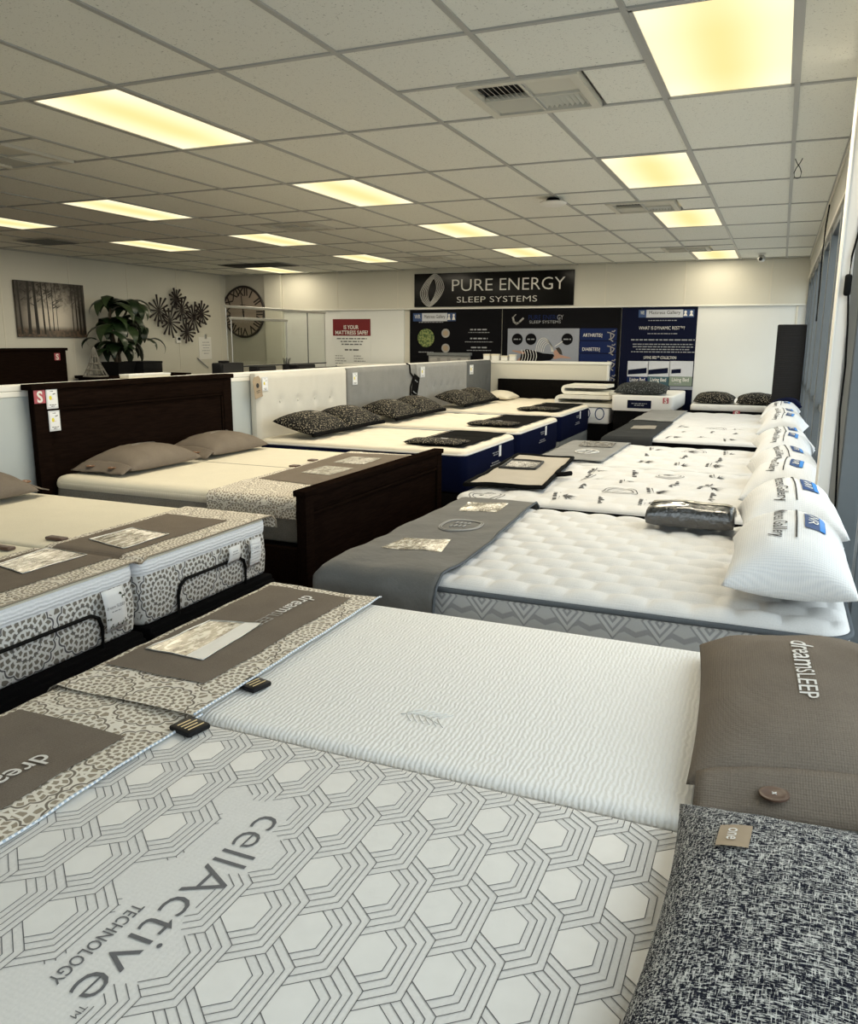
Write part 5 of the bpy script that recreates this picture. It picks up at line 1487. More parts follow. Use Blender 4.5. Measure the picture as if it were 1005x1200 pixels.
# ================================================================== BACK OF THE SHOP
YW = YB-.004
def bp(px, py, y=YW):
    p = on(px, py, 1, y); return p.x, p.z
def wtext(parent, s, x0, x1, zb, cap, mat, y, bold=0.0, name='lettering'):
    """lettering on the back wall between x0 and x1, baseline zb, capital height cap"""
    return text_part(parent, s, cap/.70, ((x0+x1)/2, y, zb), (1, 0, 0), (0, 0, 1), mat, bold, name, 'CENTER', 0, x1-x0)
def plate(x0, x1, z0, z1, y, th=.004): return MB().box(x0, x1, y, y+th, z0, z1)
def disc(cx, cz, r, y, n=24, th=.003, ry=None):
    ry = ry or r; m = MB()
    a = [(cx+r*math.cos(2*PI*i/n), y, cz+ry*math.sin(2*PI*i/n)) for i in range(n)]
    return m.rings([a, [(p[0], y+th, p[2]) for p in a]], True, True)
def curve_strip(m, pts, w_, y):
    """flat printed line in the plane of the back wall"""
    for a, b in zip(pts[:-1], pts[1:]):
        d = Vector((b[0]-a[0], b[1]-a[1])); L = d.length
        if L < 1e-6: continue
        d /= L; n = Vector((-d.y, d.x))*w_/2; e = d*w_*.3
        m.flat([(a[0]-n.x-e.x, y, a[1]-n.y-e.y), (b[0]-n.x+e.x, y, b[1]-n.y+e.y), (b[0]+n.x+e.x, y, b[1]+n.y+e.y), (a[0]+n.x-e.x, y, a[1]+n.y-e.y)])
    return m
# ---- the long black sign
t = thing('shop_sign', 'long black sign lettered PURE ENERGY SLEEP SYSTEMS on the back wall', 'sign', (-4.45, YB-.03, 2.08))
SX0, SX1, SZ0, SZ1 = -5.83, -3.075, 2.085, 2.630
ys_ = YB-.032
part('board', MB().rbox(SX0, SX1, ys_, YB-.001, SZ0, SZ1, .004, 1), M['sign_black'], t)
yl = ys_-.003
x0, z0 = bp(529, 344, ys_); x1, z1 = bp(661, 340, ys_)
xm0, _ = bp(576.5, 344, ys_); xm1, _ = bp(584.5, 344, ys_)
wtext(t, 'PURE', x0, xm0, 2.335, .195, M['ink_white'], yl, -.008)
wtext(t, 'ENERGY', xm1, x1, 2.335, .195, M['ink_white'], yl, -.008)
x0, _ = bp(535, 357, ys_); x1, _ = bp(629, 352, ys_)
wtext(t, 'SLEEP SYSTEMS', x0, x1, 2.150, .095, M['ink_white'], yl, -.012)
lx, lz = -5.50, 2.355
m = MB()
for k in range(6):
    a_, b_ = .215*(1-.125*k), .265*(1-.055*k)
    pts = []
    for i in range(49):
        th = 2*PI*i/48; c_, s_ = math.cos(th), math.sin(th)
        u = math.copysign(abs(c_)**1.30, c_)*a_; v = math.copysign(abs(s_)**1.30, s_)*b_
        pts.append((lx + u + v*.16, lz + v + u*.14))
    curve_strip(m, pts, .0085, yl)
o = part('logo_lines', m, M['ink_white'], t); o['kind'] = 'stuff'
# ---- the three banners
BY = YB+.022
def banner(label, px0, px1, mat):
    x0, _ = bp(px0, 400, BY); x1, _ = bp(px1, 400, BY)
    t = thing('wall_banner', label, 'banner', ((x0+x1)/2, BY, .3), 'tall dark banners under the sign')
    part('sheet', MB().rbox(x0, x1, BY, BY+.018, .30, 2.040, .003, 1), M[mat], t); return t, x0, x1
by = BY-.004
def logo_strip(t, pa, pb, pc, pd, zt, zb):
    xa, xb, xc, xd = [bp(q, 370, BY)[0] for q in (pa, pb, pc, pd)]
    part('logo_box', plate(xa, xb, zb, zt, by), M['blue'], t); part('logo_box', plate(xb, xc, zb, zt, by), M['print_pale'], t)
    part('logo_box', plate(xc, xd, zb, zt, by), M['blue'], t)
    wtext(t, 'WR', xa+.03, xb-.03, zb+.045, (zt-zb)*.5, M['ink_white'], by-.003, .0)
    wtext(t, 'Mattress Gallery', xb+.04, xc-.04, zb+.05, (zt-zb)*.42, M['ink'], by-.003, .0)
    m = MB(); cx_ = (xc+xd)/2
    for dx in (-.045, .04): m.add([(cx_+dx+.02*math.cos(2*PI*i/10), by-.003, zt-.035+.02*math.sin(2*PI*i/10)) for i in range(10)], [tuple(range(10))]); m.flat([(cx_+dx-.03, by-.003, zb+.02), (cx_+dx+.03, by-.003, zb+.02), (cx_+dx+.012, by-.003, zt-.055), (cx_+dx-.012, by-.003, zt-.055)])
    o = part('people_icons', m, M['ink_white'], t); o['kind'] = 'stuff'
def bx_(px, py): return bp(px, py, BY)
t, x0, x1 = banner('black wall banner with a round garden photo, left of the other two', 480, 587, 'banner_black')
logo_strip(t, 484, 494.5, 524, 534, bx_(500, 367)[1], bx_(500, 376.5)[1])
cx_, cz_ = bx_(499, 396); part('garden_photo', disc(cx_, cz_, .155, by, 28), M['garden'], t)
for py in (390.5, 408):
    cx_, cz_ = bx_(522, py); r_ = part('round_icon', disc(cx_, cz_, .075, by, 20), M['stitch_dim'], t); part('icon_centre', disc(cx_, cz_, .048, by-.002, 16, .001), M['kraft'], r_)
m = MB(); rng = random.Random(21)
for py, k, h in ((378, .9, .012), ):
    cx_, cz_ = bx_(505, py); bars(m, plane_place((cx_, by-.002, cz_), (1, 0, 0), (0, 0, 1)), [(0, k)], .5, h, rng)
for py, k, h in ((387, .5, .022), (390, .6, .01), (397.5, .5, .022), (401, .8, .01), (408, .45, .022), (411, .7, .01)):
    cx_, cz_ = bx_(561, py); bars(m, plane_place((cx_, by-.002, cz_), (1, 0, 0), (0, 0, 1)), [(0, k)], .62, h, rng)
cx_, cz_ = bx_(499, 413); bars(m, plane_place((cx_, by-.002, cz_), (1, 0, 0), (0, 0, 1)), [(0, 1)], .28, .012, rng)
o = part('small_print', m, M['ink_dim'], t); o['kind'] = 'stuff'

t, x0, x1 = banner('black wall banner with a woman arching backwards in a striped dress', 588, 726, 'banner_black')
xa, za = bx_(595, 385); xb, zb = bx_(678, 424)
part('photo_field', plate(xa, xb, .55, za, by), M['print_grey'], t)
xc, _ = bx_(679, 385); xd, _ = bx_(723, 385)
hh = (za-.55)/6
for k in range(6): part('navy_field', plate(xc, xd, za-hh*(k+1)+.012, za-hh*k, by), M['panel_navy'], t)
for px, s_ in ((606, 'HEALTH'), (622, 'SLEEP'), (664.5, 'ENERGY')):
    cx_, cz_ = bx_(px, 397.5); q = part('black_disc', disc(cx_, cz_, .092, by-.004, 26), M['banner_black'], t)
    part('disc_print', bars(MB(), plane_place((cx_, by-.0055, cz_-.01), (1, 0, 0), (0, 0, 1)), [(0, 1)], .12, .018, random.Random(int(px))), M['ink_dim'], q)
# the printed figure: legs left, arched body, head thrown back, arm to the right
def pt2(px, py): return bx_(px, py)
def blob(name, pts, mat, y):
    P_ = [pt2(*p) for p in pts]
    part(name, MB().flat([(a, y, b) for a, b in P_]), mat, t)
blob('printed_dress', [(609, 422.5), (611, 412), (617, 409), (626, 411), (636, 414), (648, 415), (650, 418), (645, 422), (634, 423), (622, 424)], M['banner_black'], by-.003)
m = MB()
for k in range(6):
    xk = 611+3.2*k; curve_strip(m, [pt2(xk+1.6*math.sin(i/6*PI), 409.8+.4*k*.3+2.1*i+.2) for i in range(7)], .012, by-.004)
o = part('dress_stripes', m, M['ink_white'], t); o['kind'] = 'stuff'
blob('printed_arm', [(609, 414), (600, 411.5), (600.5, 410.3), (610, 411.6), (615, 412.5), (614, 415)], M['skin'], by-.0035)
blob('printed_leg', [(616, 419), (609, 419), (604, 424), (608, 424.5), (612, 421.5)], M['skin'], by-.0025)
blob('printed_face', [(648, 412), (652, 409.5), (656, 410), (658, 414), (655, 417.5), (650, 417.5)], M['skin'], by-.0035)
blob('printed_hair', [(651, 408), (655, 407), (657.5, 410), (659, 416), (655.5, 415), (653, 411.5)], M['trunk_ink'], by-.004)
blob('printed_arm', [(648, 418), (657, 416), (668, 419), (669, 420.3), (657, 419.5), (649, 421)], M['skin'], by-.0045)
m = MB()
for k in range(5):
    curve_strip(m, [pt2(637+k*1.4+(-9+k*.8)*math.cos(i/16*PI), 412-(16-1.6*k)*math.sin(i/16*PI)) for i in range(17)], .009, by-.005)
curve_strip(m, [pt2(650, 406), pt2(659, 400)], .010, by-.005)
o = part('energy_lines', m, M['ink_white'], t); o['kind'] = 'stuff'
for s_, pa, pb, py in (('ARTHRITIS†', 683, 706, 394.6), ('DIABETES†', 682, 703, 411)):
    xa, za2 = bx_(pa, py); xb, _ = bx_(pb, py); wtext(t, s_, xa, xb, za2, .052, M['ink_white'], by-.004, .0)
m = MB()
for py in (394, 410, 428, 446):
    cx_, cz_ = bx_(716, py)
    curve_strip(m, [(cx_-.06, cz_+.06), (cx_-.01, cz_+.05), (cx_+.05, cz_+.02), (cx_+.02, cz_-.03), (cx_-.03, cz_-.05)], .016, by-.004)
    curve_strip(m, [(cx_+.01, cz_+.075), (cx_+.04, cz_+.07), (cx_+.055, cz_+.09)], .016, by-.004); curve_strip(m, [(cx_-.01, cz_+.05), (cx_+.0, cz_-.06), (cx_+.03, cz_-.08)], .016, by-.004)
o = part('body_icons', m, M['stitch_dim'], t); o['kind'] = 'stuff'
xa, za2 = bx_(619, 372.5); xb, _ = bx_(660, 370.6)
wtext(t, 'PURE ENERGY', xa, xb, 1.865, .075, M['panel_navy'], by-.003, .0)  # glare over these letters is put into their near-black colour
xa2, _ = bx_(653, 371); wtext(t, 'GY', xa2, xb, 1.865, .075, M['stitch_dim'], by-.005, .0)
xa, za2 = bx_(620, 379); xb, _ = bx_(657, 378); wtext(t, 'SLEEP SYSTEMS', xa, xb, za2, .045, M['ink_dim'], by-.003)
m = MB(); 
curve_strip(m, [pt2(601+.0, 372), pt2(602, 377), pt2(605, 379.5), pt2(608, 378), pt2(613, 373)], .030, by-.003); curve_strip(m, [pt2(602, 371), pt2(604.5, 368.5)], .014, by-.003)
part('swoosh', m, M['stitch_dim'], t)

t, x0, x1 = banner('navy wall banner headed WHAT IS DYNAMIC REST with three product panels', 727, 815, 'banner_navy')
logo_strip(t, 748, 757, 800, 813, bx_(775, 363)[1], bx_(775, 372)[1])
def line3(s_, pa, pb, py, cap, mat, bold=0.0):
    xa, za2 = bx_(pa, py); xb, zb2 = bx_(pb, py); wtext(t, s_, xa, xb, (za2+zb2)/2, cap, M[mat], by-.003, bold)
line3('WHAT IS DYNAMIC REST™?', 748.5, 802, 386.3, .050, 'ink_white', -.006)
line3('LIVING BED™ COLLECTION', 754, 792, 420.6, .042, 'ink_white')
m = MB(); rng = random.Random(31)
for py, k, h in ((376, .42, .012), (391.5, .45, .012), (399, .95, .018), (404, .9, .013), (407, .9, .013), (410, .8, .013), (413, .95, .013)):
    cx_, cz_ = bx_(776, py); bars(m, plane_place((cx_, by-.002, cz_), (1, 0, 0), (0, 0, 1)), [(0, k)], 1.0, h, rng)
o = part('small_print', m, M['ink_dim'], t); o['kind'] = 'stuff'
for (pa, pb, col, k) in ((735.5, 759, 'panel_navy', 0), (759.5, 784, 'print_teal', 1), (784.5, 811, 'print_green', 2)):
    xa, za2 = bx_(pa, 423); xb, zb2 = bx_(pb, 441.5); _, zc = bx_(pa, 452)
    f_ = part('product_panel', plate(xa, xb, zb2, za2, by), M['print_pale'], t)
    w_ = xb-xa; h_ = za2-zb2
    q = [(xa+.03*w_, zb2+.12*h_), (xb-.08*w_, zb2+.22*h_), (xb-.08*w_, zb2+.58*h_), (xa+.03*w_, zb2+.42*h_)]
    if k == 2: q = [(xa+.10*w_, zb2+.18*h_), (xa+.5*w_, zb2+.22*h_), (xa+.5*w_, zb2+.50*h_), (xa+.10*w_, zb2+.44*h_)]
    part('printed_mattress', MB().flat([(a, by-.002, b) for a, b in q]), M['banner_navy'], f_)
    cpt = part('caption_box', plate(xa, xb, zc, zb2, by), M[col], t)
    text_part(cpt, 'Living Bed', .08, ((xa+xb)/2, by-.003, zb2-.075), (1, 0, 0), (0, 0, 1), M['ink_white'], .01, 'lettering', 'CENTER', 0, w_*.72)
    part('small_print', bars(MB(), plane_place(((xa+xb)/2-.1*w_, by-.003, zb2-.115), (1, 0, 0), (0, 0, 1)), [(0, .5)], w_*.6, .012, random.Random(k+5)), M['ink_dim'], cpt)
xa, za2 = bx_(784.5, 452.5); xb, zb2 = bx_(811, 457); part('caption_box', plate(xa, xb, zb2, za2, by), M['print_grey'], t)

# ---- safety poster
YP = YB+.028
t = thing('safety_poster', 'poster headed IS YOUR MATTRESS SAFE on a dark red band', 'poster', (-7.06, YP, 1.1))
xa, za2 = bp(390, 374, YP); xb, _ = bp(434, 374, YP)
zr = bp(412, 393.5, YP)[1]
part('sheet', plate(xa, xb, .95, za2, YP-.004), M['wall_white'], t)
part('red_band', plate(xa, xb, zr, za2, YP-.008), M['red'], t)
hgt = za2-zr
wtext(t, 'IS YOUR', xa+.22, xb-.24, zr+.40*hgt, .23*hgt, M['ink_white'], YP-.011, .02)
wtext(t, 'MATTRESS SAFE?', xa+.05, xb-.05, zr+.08*hgt, .23*hgt, M['ink_white'], YP-.011, .02)
m = MB(); rng = random.Random(77); pl = plane_place(((xa+xb)/2, YP-.007, zr), (1, 0, 0), (0, 0, 1))
bars(m, pl, [(-.06, .8), (-.11, .6), (-.16, .55)], xb-xa, .020, rng); bars(m, pl, [(-.26, .38)], xb-xa, .026, rng)
for cx_ in (-.19, .19):
    p2 = plane_place(((xa+xb)/2+cx_, YP-.007, zr), (1, 0, 0), (0, 0, 1))
    bars(m, p2, [(-.36-.045*k, .5+.4*((k*7) % 3)/3) for k in range(9)], .30, .012, rng, 'L')
o = part('small_print', m, M['ink_grey'], t); o['kind'] = 'stuff'
# ---- wall clock
CXC, CZC = bp(285, 365.5, YB-.04); RCL = .475
t = thing('wall_clock', 'large round wall clock with roman numerals in the far left corner', 'clock', (CXC, YB-.03, CZC))
part('dial', MB().lathe((CXC, YB-.03, CZC), [(.001, -.010), (RCL*.93, -.010), (RCL*.94, .028), (.001, .028)], 48, 1), M['clock_face'], t, 40)
part('rim', MB().tube([(CXC+RCL*.96*math.cos(2*PI*i/56), YB-.03, CZC+RCL*.96*math.sin(2*PI*i/56)) for i in range(56)], .024, 8, closed=True), M['clock_ink'], t, 60)
for k, s_ in enumerate(('XII', 'I', 'II', 'III', 'IIII', 'V', 'VI', 'VII', 'VIII', 'IX', 'X', 'XI')):
    a = PI/2 - 2*PI*k/12; u = Vector((math.cos(a), 0, math.sin(a))); r_ = Vector((math.sin(a), 0, -math.cos(a)))
    vs, fs = text2d(s_, .20, .02, 'CENTER'); 
    part('numeral', MB().text((vs, fs), plane_place(Vector((CXC, YB-.043, CZC))+u*RCL*.62, r_, u)), M['clock_ink'], t)
for a, L, w_ in ((PI/2+.02*5, RCL*.62, .014), (PI/2+.12, RCL*.80, .010)):
    d = Vector((math.cos(a), 0, math.sin(a))); n = Vector((d.z, 0, -d.x))*w_
    o_ = Vector((CXC, YB-.047, CZC)); m = MB().flat([o_-d*.10-n, o_-d*.10+n, o_+d*L+n*.4, o_+d*L-n*.4])
    part('hand', m, M['clock_ink'], t)
part('boss', MB().lathe((CXC, YB-.047, CZC), [(.001, -.006), (.02, -.004), (.022, .003), (.001, .003)], 14, 1), M['clock_ink'], t, 40)
wtx = text_part(t, 'PARIS', .05, (CXC, YB-.043, CZC+.14), (1, 0, 0), (0, 0, 1), M['clock_ink']) if False else part('maker_mark', bars(MB(), plane_place((CXC, YB-.043, CZC+.12), (1, 0, 0), (0, 0, 1)), [(0, 1), (-.03, .6)], .14, .012, random.Random(6)), M['clock_ink'], t)

# ---- forest picture on the left wall
PXW = XL+.008
t = thing('forest_picture', 'unframed sepia canvas picture of a misty forest avenue', 'picture', (PXW, 8.91, 1.93))
fy0, fy1, fz0, fz1 = 8.30, 9.52, 1.545, 2.310
o = part('canvas', MB().rbox(PXW, PXW+.035, fy0, fy1, fz0, fz1, .003, 1), M['forest'], t)
rng = random.Random(14); m = MB()
for (u, w_) in ((.05, .030), (.16, .045), (.27, .050), (.37, .026), (.44, .018), (.50, .014), (.56, .010), (.80, .014), (.86, .020), (.91, .030), (.97, .036)):
    y = fy0+u*(fy1-fy0); zb = fz0 + .07 + .10*min(abs(u-.72), .25)*0; zb = fz0 + (.04 if w_ > .025 else .09)
    l = rng.uniform(-.02, .02)
    w0 = w_/2
    m.flat([(PXW+.0365, max(fy0, y-w0*1.2), zb), (PXW+.0365, min(fy1, y+w0*1.2), zb), (PXW+.0365, min(fy1, y+l+w0*.8), fz1-.002), (PXW+.0365, max(fy0, y+l-w0*.8), fz1-.002)])
    for k in range(4):
        zz = rng.uniform(fz0+.40, fz1-.05); sg = rng.choice((-1, 1)); L = rng.uniform(.06, .16)
        ya, yb = y+sg*w0, min(max(y+sg*(w0+L), fy0), fy1)
        m.flat([(PXW+.037, ya, zz-.006), (PXW+.037, yb, zz+.06), (PXW+.037, ya, zz+.010)])
o = part('printed_trunks', m, M['trunk_ink'], t); o['kind'] = 'stuff'
# ---- starburst wall art
t = thing('starburst_art', 'black metal wall art of seven overlapping starbursts', 'wall art', (XL+.01, 11.7, 1.95))
for k, (px, py, rp) in enumerate(((186, 364, 14.5), (206, 350, 10), (213, 363, 13.5), (199, 377, 15), (227, 372, 15), (236, 367, 12), (219, 389, 11))):
    c_ = on(px, py, 0, XL+.05+.012*(k % 3)); r_ = rp*.0185
    m = MB(); n = 14
    for i in range(n):
        a = 2*PI*(i+.3*k)/n; d = Vector((0, math.cos(a), math.sin(a))); nrm = Vector((0, -d.z, d.y)); L = r_*(1 if i % 2 == 0 else .82)
        m.tube([c_ + d*.012, c_ + d*L*.55 + Vector((.008, 0, 0)), c_ + d*L + Vector((.018, 0, 0))], [.006, .012, .019], 5)
    m.lathe((c_.x, c_.y, c_.z), [(.001, -.008), (.016, -.006), (.018, .006), (.001, .010)], 10, 0)
    part('starburst', m, M['clock_ink'], t)
part('stand_off', MB().tube([(XL+.002, 11.75, 1.95), (XL+.06, 11.75, 1.95)], .008, 6), M['clock_ink'], t)
q = on(208, 398, 0, XL)
t = thing('thermostat', 'small white wall control below the starburst wall art', 'control', (XL+.002, q.y, q.z))
part('case', MB().rbox(XL+.002, XL+.03, q.y-.06, q.y+.06, q.z-.06, q.z+.05, .008, 2), M['plastic_white'], t, 40)
part('dial', MB().rbox(XL+.03, XL+.036, q.y-.03, q.y+.04, q.z-.01, q.z+.035, .004, 1), M['plastic_black'], t)
q = on(241, 408, 0, XL)
t = thing('paper_notice', 'white paper notice with a hanging pen on the left wall near the clock', 'notice', (XL+.002, q.y, q.z))
part('sheet', MB().rbox(XL+.002, XL+.008, q.y-.20, q.y+.16, q.z-.20, q.z+.20, .002, 1), M['plastic_white'], t)
part('clip', MB().rbox(XL+.008, XL+.016, q.y-.03, q.y+.03, q.z+.17, q.z+.25, .003, 1), M['steel'], t)
part('small_print', bars(MB(), plane_place((XL+.009, q.y, q.z), (0, 1, 0), (0, 0, 1)), [(.1, .7), (.05, .8), (0, .6), (-.05, .8), (-.1, .5)], .28, .012, random.Random(9)), M['ink_dim'], t)
part('pen', MB().tube([(XL+.02, q.y-.28, q.z-.17), (XL+.02, q.y+.02, q.z-.36)], .009, 6), M['ink_dim'], t)

# ---- dark headboard, sideboard, plant
t = thing('dark_headboard', 'almost black wooden headboard at the left wall under the forest picture', 'headboard', (-9.6, 8.2, 0))
part('board', MB().rbox(-9.66, -9.60, 7.40, 8.985, .1, 1.355, .004, 2), M['espresso'], t, 40)
part('top_cap', MB().rbox(-9.68, -9.575, 7.38, 9.005, 1.355, 1.395, .005, 2), M['espresso'], t, 40)
for y in (7.45, 8.88): part('leg', MB().rbox(-9.66, -9.60, y, y+.08, 0, .1, .003, 1), M['espresso'], t)
red_tag('small red and white S sticker on the almost black headboard', (-9.597, 8.82, 1.27), (0, 1, 0), (0, 0, 1), .10)
SBX = -9.25
q0, q1 = on(92, 441, 0, SBX), on(136, 441, 0, SBX)
zS = .985
t = thing('sideboard', 'dark sideboard top under the potted plant, behind the partition', 'sideboard', (SBX, 10.2, 0))
part('top', MB().rbox(-9.70, -8.95, 9.20, 10.95, zS-.04, zS, .005, 2), M['espresso'], t, 40)
part('carcass', MB().rbox(-9.68, -9.0, 9.25, 10.9, .08, zS-.04, .004, 1), M['espresso'], t, 40)
for y in (9.3, 9.85, 10.4): part('door', MB().rbox(-9.0, -8.985, y, y+.5, .12, zS-.08, .004, 1), M['espresso'], t, 40)
def planter(label, y0, y1, x, z1):
    t = thing('planter', label, 'planter', (x, (y0+y1)/2, zS)); a = (y1-y0)/2; yc = (y0+y1)/2
    rs = [[(x+sx*k*a, yc+sy*k*a, z) for sx, sy in ((-1, -1), (1, -1), (1, 1), (-1, 1))] for k, z in ((.82, zS+.001), (1, z1), (.88, z1), (.86, z1-.03))]
    part('pot', MB().rings(rs, True, True), M['plastic_black'], t); return t
y0, y1 = on(128, 430, 0, SBX).y, on(149, 430, 0, SBX).y
tp1 = thing('potted_plant', 'potted plant with big drooping dark green leaves behind the partition', 'plant', (SBX, (y0+y1)/2, zS))
yc = (y0+y1)/2; a = (y1-y0)/2
part('pot', MB().rings([[(SBX+sx*k*a, yc+sy*k*a, z) for sx, sy in ((-1, -1), (1, -1), (1, 1), (-1, 1))] for k, z in ((.8, zS+.001), (1, zS+.20), (.88, zS+.20), (.86, zS+.17))], True, True), M['plastic_black'], tp1)
top1, top2 = on(126, 356, 0, SBX), on(150, 356, 0, SBX)
rng = random.Random(3)
stems = [[(SBX, yc-.03, zS+.17), (SBX+.02, yc-.06, 1.45), (SBX, yc-.10, 1.75), (SBX, top1.y+.05, top1.z-.02)],
         [(SBX, yc+.04, zS+.17), (SBX-.02, yc+.05, 1.40), (SBX, yc+.12, 1.75), (SBX, top2.y, top2.z-.05)]]
for s_ in stems: part('stem', MB().tube(s_, [.028, .024, .02, .014], 7), M['stem'], tp1, 60)
def leaf_mesh(L, w_, droop, fold_=.25):
    """a broad leaf arching out along +x and hanging down"""
    m = MB(); n = 8; rows = []
    for i in range(n+1):
        s_ = i/n; a = R(55) - droop*s_**1.1
        rows.append(s_)
    x = z = 0; pts = [(0, 0)]
    for i in range(n):
        a = R(50) - droop*((i+.5)/n)
        x += L/n*math.cos(a); z += L/n*math.sin(a); pts.append((x, z))
    vs = []; fs = []
    for i, (x, z) in enumerate(pts):
        s_ = i/n; hw = w_/2*max(.04, math.sin(PI*min(1, (s_*.92+.08))**.8))
        vs += [(x, -hw, z-abs(hw)*fold_), (x, 0, z), (x, hw, z-abs(hw)*fold_)]
    for i in range(n):
        k = i*3; fs += [(k, k+3, k+4, k+1), (k+1, k+4, k+5, k+2)]
    return m.add(vs, fs)
leaf_me = {}
for kind in range(3):
    o = leaf_mesh((.62, .54, .44)[kind], (.22, .19, .17)[kind], R((165, 150, 140)[kind])).build('leaf', M['leaf' if kind != 1 else 'leaf2'], None, 180, Vector((0, 0, 0)))
    leaf_me[kind] = o.data; bpy.data.objects.remove(o)
def put_leaf(parent, pos, az, kind, sc=1.0, tip=0.0):
    o = bpy.data.objects.new('leaf', leaf_me[kind]); COL.objects.link(o); o.parent = parent
    o.location = Vector(pos)-ABS[parent.name]; o.rotation_euler = (0, tip, az); o.scale = (sc, sc, sc)
for si, (s_, heads) in enumerate(zip(stems, ((1.0, .62, .30), (1.0, .66, .36)))):
    for h_ in heads:
        f = h_*3; i = min(2, int(f)); a_ = Vector(s_[i]).lerp(Vector(s_[i+1]), f-i)
        for k in range(11):
            put_leaf(tp1, a_ + Vector((0, 0, rng.uniform(-.06, .06))), 2*PI*k/8 + rng.uniform(-.3, .3), rng.randrange(3), rng.uniform(.85, 1.1), rng.uniform(-.2, .25))
for k in range(8):
    q = on(rng.choice((118, 128, 160, 166)), rng.uniform(380, 412), 0, SBX)
    put_leaf(tp1, (SBX+rng.uniform(-.1, .15), q.y, q.z), rng.uniform(0, 6.28), rng.randrange(3), rng.uniform(.7, 1.0), rng.uniform(0, .3))
y0, y1 = on(152, 430, 0, SBX+.1).y, on(180, 430, 0, SBX+.1).y
y0 += .10
t = thing('black_box', 'black square box standing right of the potted plant', 'box', (SBX+.1, (y0+y1)/2, zS))
part('body', MB().rbox(SBX-.1, SBX+.28, y0, y1, zS+.001, on(165, 424, 0, SBX+.28).z, .008, 2), M['plastic_black'], t, 40)
part('lid_edge', MB().rbox(SBX-.105, SBX+.285, y0-.005, y1+.005, on(165, 426, 0, SBX+.28).z, on(165, 424, 0, SBX+.28).z+.004, .004, 1), M['plastic_black'], t, 40)
q = on(112, 437, 0, SBX+.1)
t = thing('cone_ornament', 'pale see-through cone ornament of wire left of the potted plant', 'ornament', (SBX+.1, q.y, zS))
m = MB(); R0, Hh = .17, .42
for k in range(10):
    a = 2*PI*k/10; m.tube([(SBX+.1+R0*math.cos(a), q.y+R0*math.sin(a), zS+.006), (SBX+.1+R0*.45*math.cos(a), q.y+R0*.45*math.sin(a), zS+Hh*.45), (SBX+.1+.01*math.cos(a), q.y+.01*math.sin(a), zS+Hh)], .006, 5)
o = part('wires', m, M['frost'], t); o['kind'] = 'stuff'
for k, z in ((1, .006), (.72, .10), (.48, .19), (.24, .29)): part('hoop', MB().tube([(SBX+.1+R0*k*math.cos(2*PI*i/20), q.y+R0*k*math.sin(2*PI*i/20), zS+z) for i in range(20)], .009, 5, closed=True), M['frost'], t)
# ---- counter with screens and equipment behind the partition
CXn = -7.5
zc = 1.02
t = thing('sales_counter', 'cream topped sales counter behind the pale partition', 'counter', (CXn, 11.2, 0))
part('worktop', MB().rbox(-7.95, -7.10, 9.60, 12.95, zc-.04, zc, .005, 2), M['cap'], t, 40)
part('front', MB().rbox(-7.85, -7.15, 9.70, 12.85, .0, zc-.04, .004, 1), M['wall'], t, 40)
def screen(label, x, y0, y1, z0, z1, cross):
    t = thing('counter_screen', label, 'screen', (x, (y0+y1)/2, zc), 'clear counter screens')
    part('sheet', MB().box(x-.003, x+.003, y0+.02, y1-.02, z0+.02, z1), M['acrylic'], t)
    part('top_tube', MB().tube([(x, y0, z1), (x, y1, z1)], .020, 8), M['steel'], t, 60)
    part('bottom_tube', MB().tube([(x, y0, z0), (x, y1, z0)], .012, 8), M['alu_dark'], t, 60)
    for y in (y0+.02, y1-.02): part('post', MB().tube([(x, y, zc+.002), (x, y, z1)], .008, 6), M['steel'], t, 60)
    if cross: part('mid_post', MB().tube([(x, cross, zc+.002), (x, cross, z1)], .010, 6), M['alu_dark'], t, 60)
screen('nearer clear counter screen with a metal tube top, in front of the clock', -7.42, 10.0, 11.50, 1.13, 1.83, None)
screen('farther clear counter screen with a longer tube top beside the safety poster', -7.52, 10.02, 12.90, 1.125, 2.00, 12.30)
for (pa, pb, pc, lab, nm) in ((257, 284, 425, 'black printer at the left end of the sales counter', 'printer'), (300, 322, 429, 'low black box in the middle of the sales counter', 'box'), (347, 368, 427, 'black monitor back on the sales counter', 'monitor'), (373, 398, 430, 'low black tray at the right end of the sales counter', 'tray')):
    xx = -7.22
    a_, b_ = on(pa, 430, 0, xx), on(pb, 430, 0, xx); zt = on((pa+pb)/2, pc, 0, xx).z
    t = thing('counter_' + nm, lab, nm, (xx, (a_.y+b_.y)/2, zc))
    part('body', MB().rbox(xx-.14, xx+.03, a_.y, b_.y, zc+.001, zt, .02, 3), M['plastic_black'], t, 40)
    part('front', MB().rbox(xx+.03, xx+.036, a_.y+.04, b_.y-.04, zc+.02, zt-.02, .003, 1), M['ink'], t)
    if nm == 'printer': part('paper_tray', MB().rbox(xx-.10, xx+.0, a_.y+.1, b_.y-.3, zt, zt+.03, .01, 2), M['plastic_black'], t, 40)
q = on(335, 430, 0, -7.30)
t = thing('pen_pot', 'small black pot of pens beside the monitor on the counter', 'pot', (-7.3, q.y, zc))
part('pot', MB().lathe((-7.3, q.y, zc+.001), [(.055, 0), (.06, .12), (.05, .12), (.048, .02), (.001, .02)], 14), M['plastic_black'], t, 40)
for k in range(5): part('pen', MB().tube([(-7.3, q.y-.03+.015*k, zc+.03), (-7.3+.01*k, q.y-.07+.035*k, zc+.22-.012*(k % 2))], .007, 5), M['plastic_black'], t)
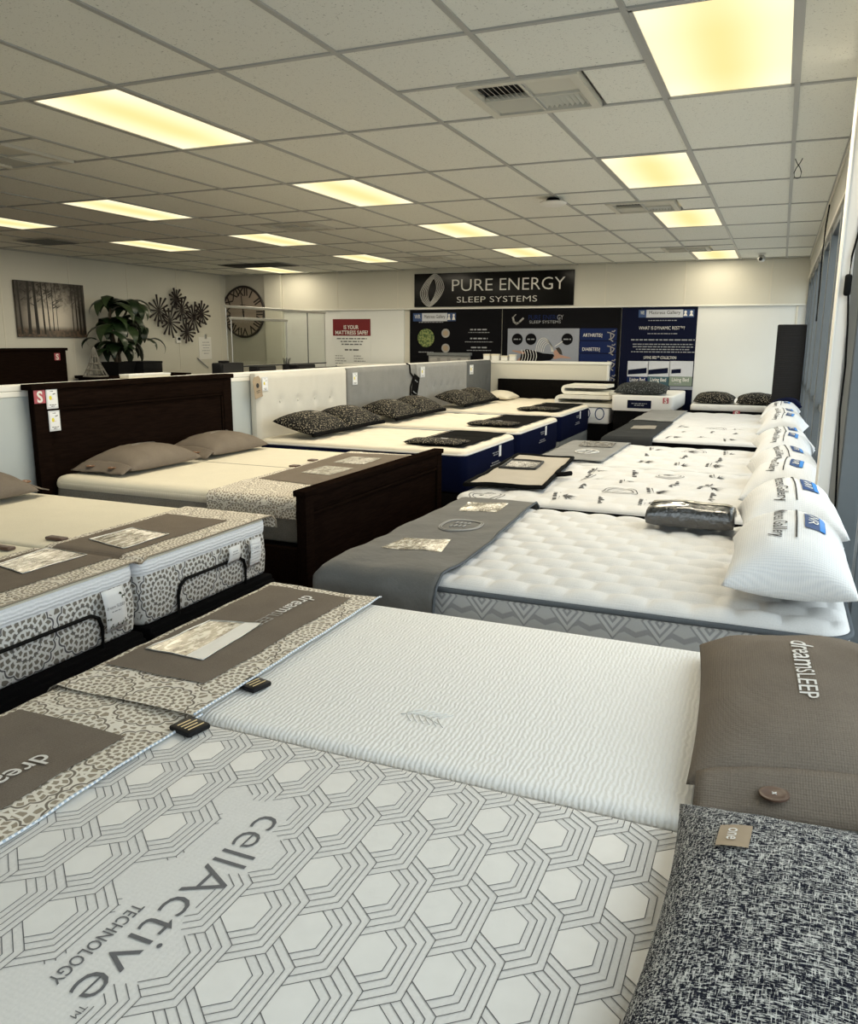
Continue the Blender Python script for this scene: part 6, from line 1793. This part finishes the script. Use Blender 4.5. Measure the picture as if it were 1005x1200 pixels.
# cream ledge and grey panelled headboard further back
q0, q1 = on(443, 423, 0, -6.2), on(500, 422, 0, -6.2)
t = thing('cream_cabinet', 'cream cabinet top showing over the partition right of the safety poster', 'cabinet', (-6.3, 12.5, 0))
part('top', MB().rbox(-6.9, -5.68, 12.2, 12.95, 1.09, 1.13, .005, 2), M['cap'], t, 40)
part('carcass', MB().rbox(-6.85, -5.72, 12.25, 12.9, 0, 1.09, .004, 1), M['wall'], t, 40)
t = thing('grey_headboard', 'grey panelled headboard end showing above the partition before the left banner', 'headboard', (-5.05, 12.7, 0))
xa, za2 = bp(502, 413, 12.80); xb, zb2 = bp(550, 411, 12.80)
part('frame', MB().rbox(xa, xb, 12.80, 12.86, .1, za2-.05, .004, 1), M['hb_grey'], t, 40)
part('top_rail', MB().rbox(xa-.02, xb+.02, 12.78, 12.88, za2-.05, za2, .005, 1), M['grey_base'], t, 40)
for k in range(4):
    w_ = (xb-xa)/4; part('panel', MB().rbox(xa+w_*k+.03, xa+w_*(k+1)-.03, 12.792, 12.80, .9, za2-.09, .003, 1), M['stitch_dim'], t)
for x in (xa+.05, xb-.10): part('leg', MB().box(x, x+.05, 12.80, 12.86, 0, .1), M['grey_base'], t)
for k, (px, w_, h_) in enumerate(((570.5, .105, .10), (580.5, .125, .10), (591, .105, .075), (600.5, .095, .095))):
    x, _ = bp(px, 421, 12.62)
    nm = ('leftmost', 'second from the left', 'third from the left', 'rightmost')[k]
    t = thing('cream_box', f'small cream box on the short partition, {nm} of the four', 'box', (x, 12.63, 1.216), 'small cream boxes on the partition')
    part('carton', MB().rbox(x-w_/2, x+w_/2, 12.585, 12.67, 1.2165, 1.2165+h_, .004, 1), M['cap'], t)
    part('lid', MB().rbox(x-w_/2-.003, x+w_/2+.003, 12.582, 12.673, 1.2165+h_*.75, 1.2185+h_, .003, 1), M['cream_top'], t)
q = on(170, 439, 0, -4.40)
t = thing('pale_folder', 'pale flat box lying on the partition top below the potted plant', 'box', (-4.40, q.y, 1.233))
y0, y1 = on(146, 440, 0, -4.40).y, on(195, 437, 0, -4.40).y
part('box', MB().rbox(-4.45, -4.36, y0, y1, 1.2335, 1.262, .004, 1), M['cream_top'], t)
part('lid', MB().rbox(-4.452, -4.358, y0-.003, y1+.003, 1.252, 1.264, .003, 1), M['cap'], t)
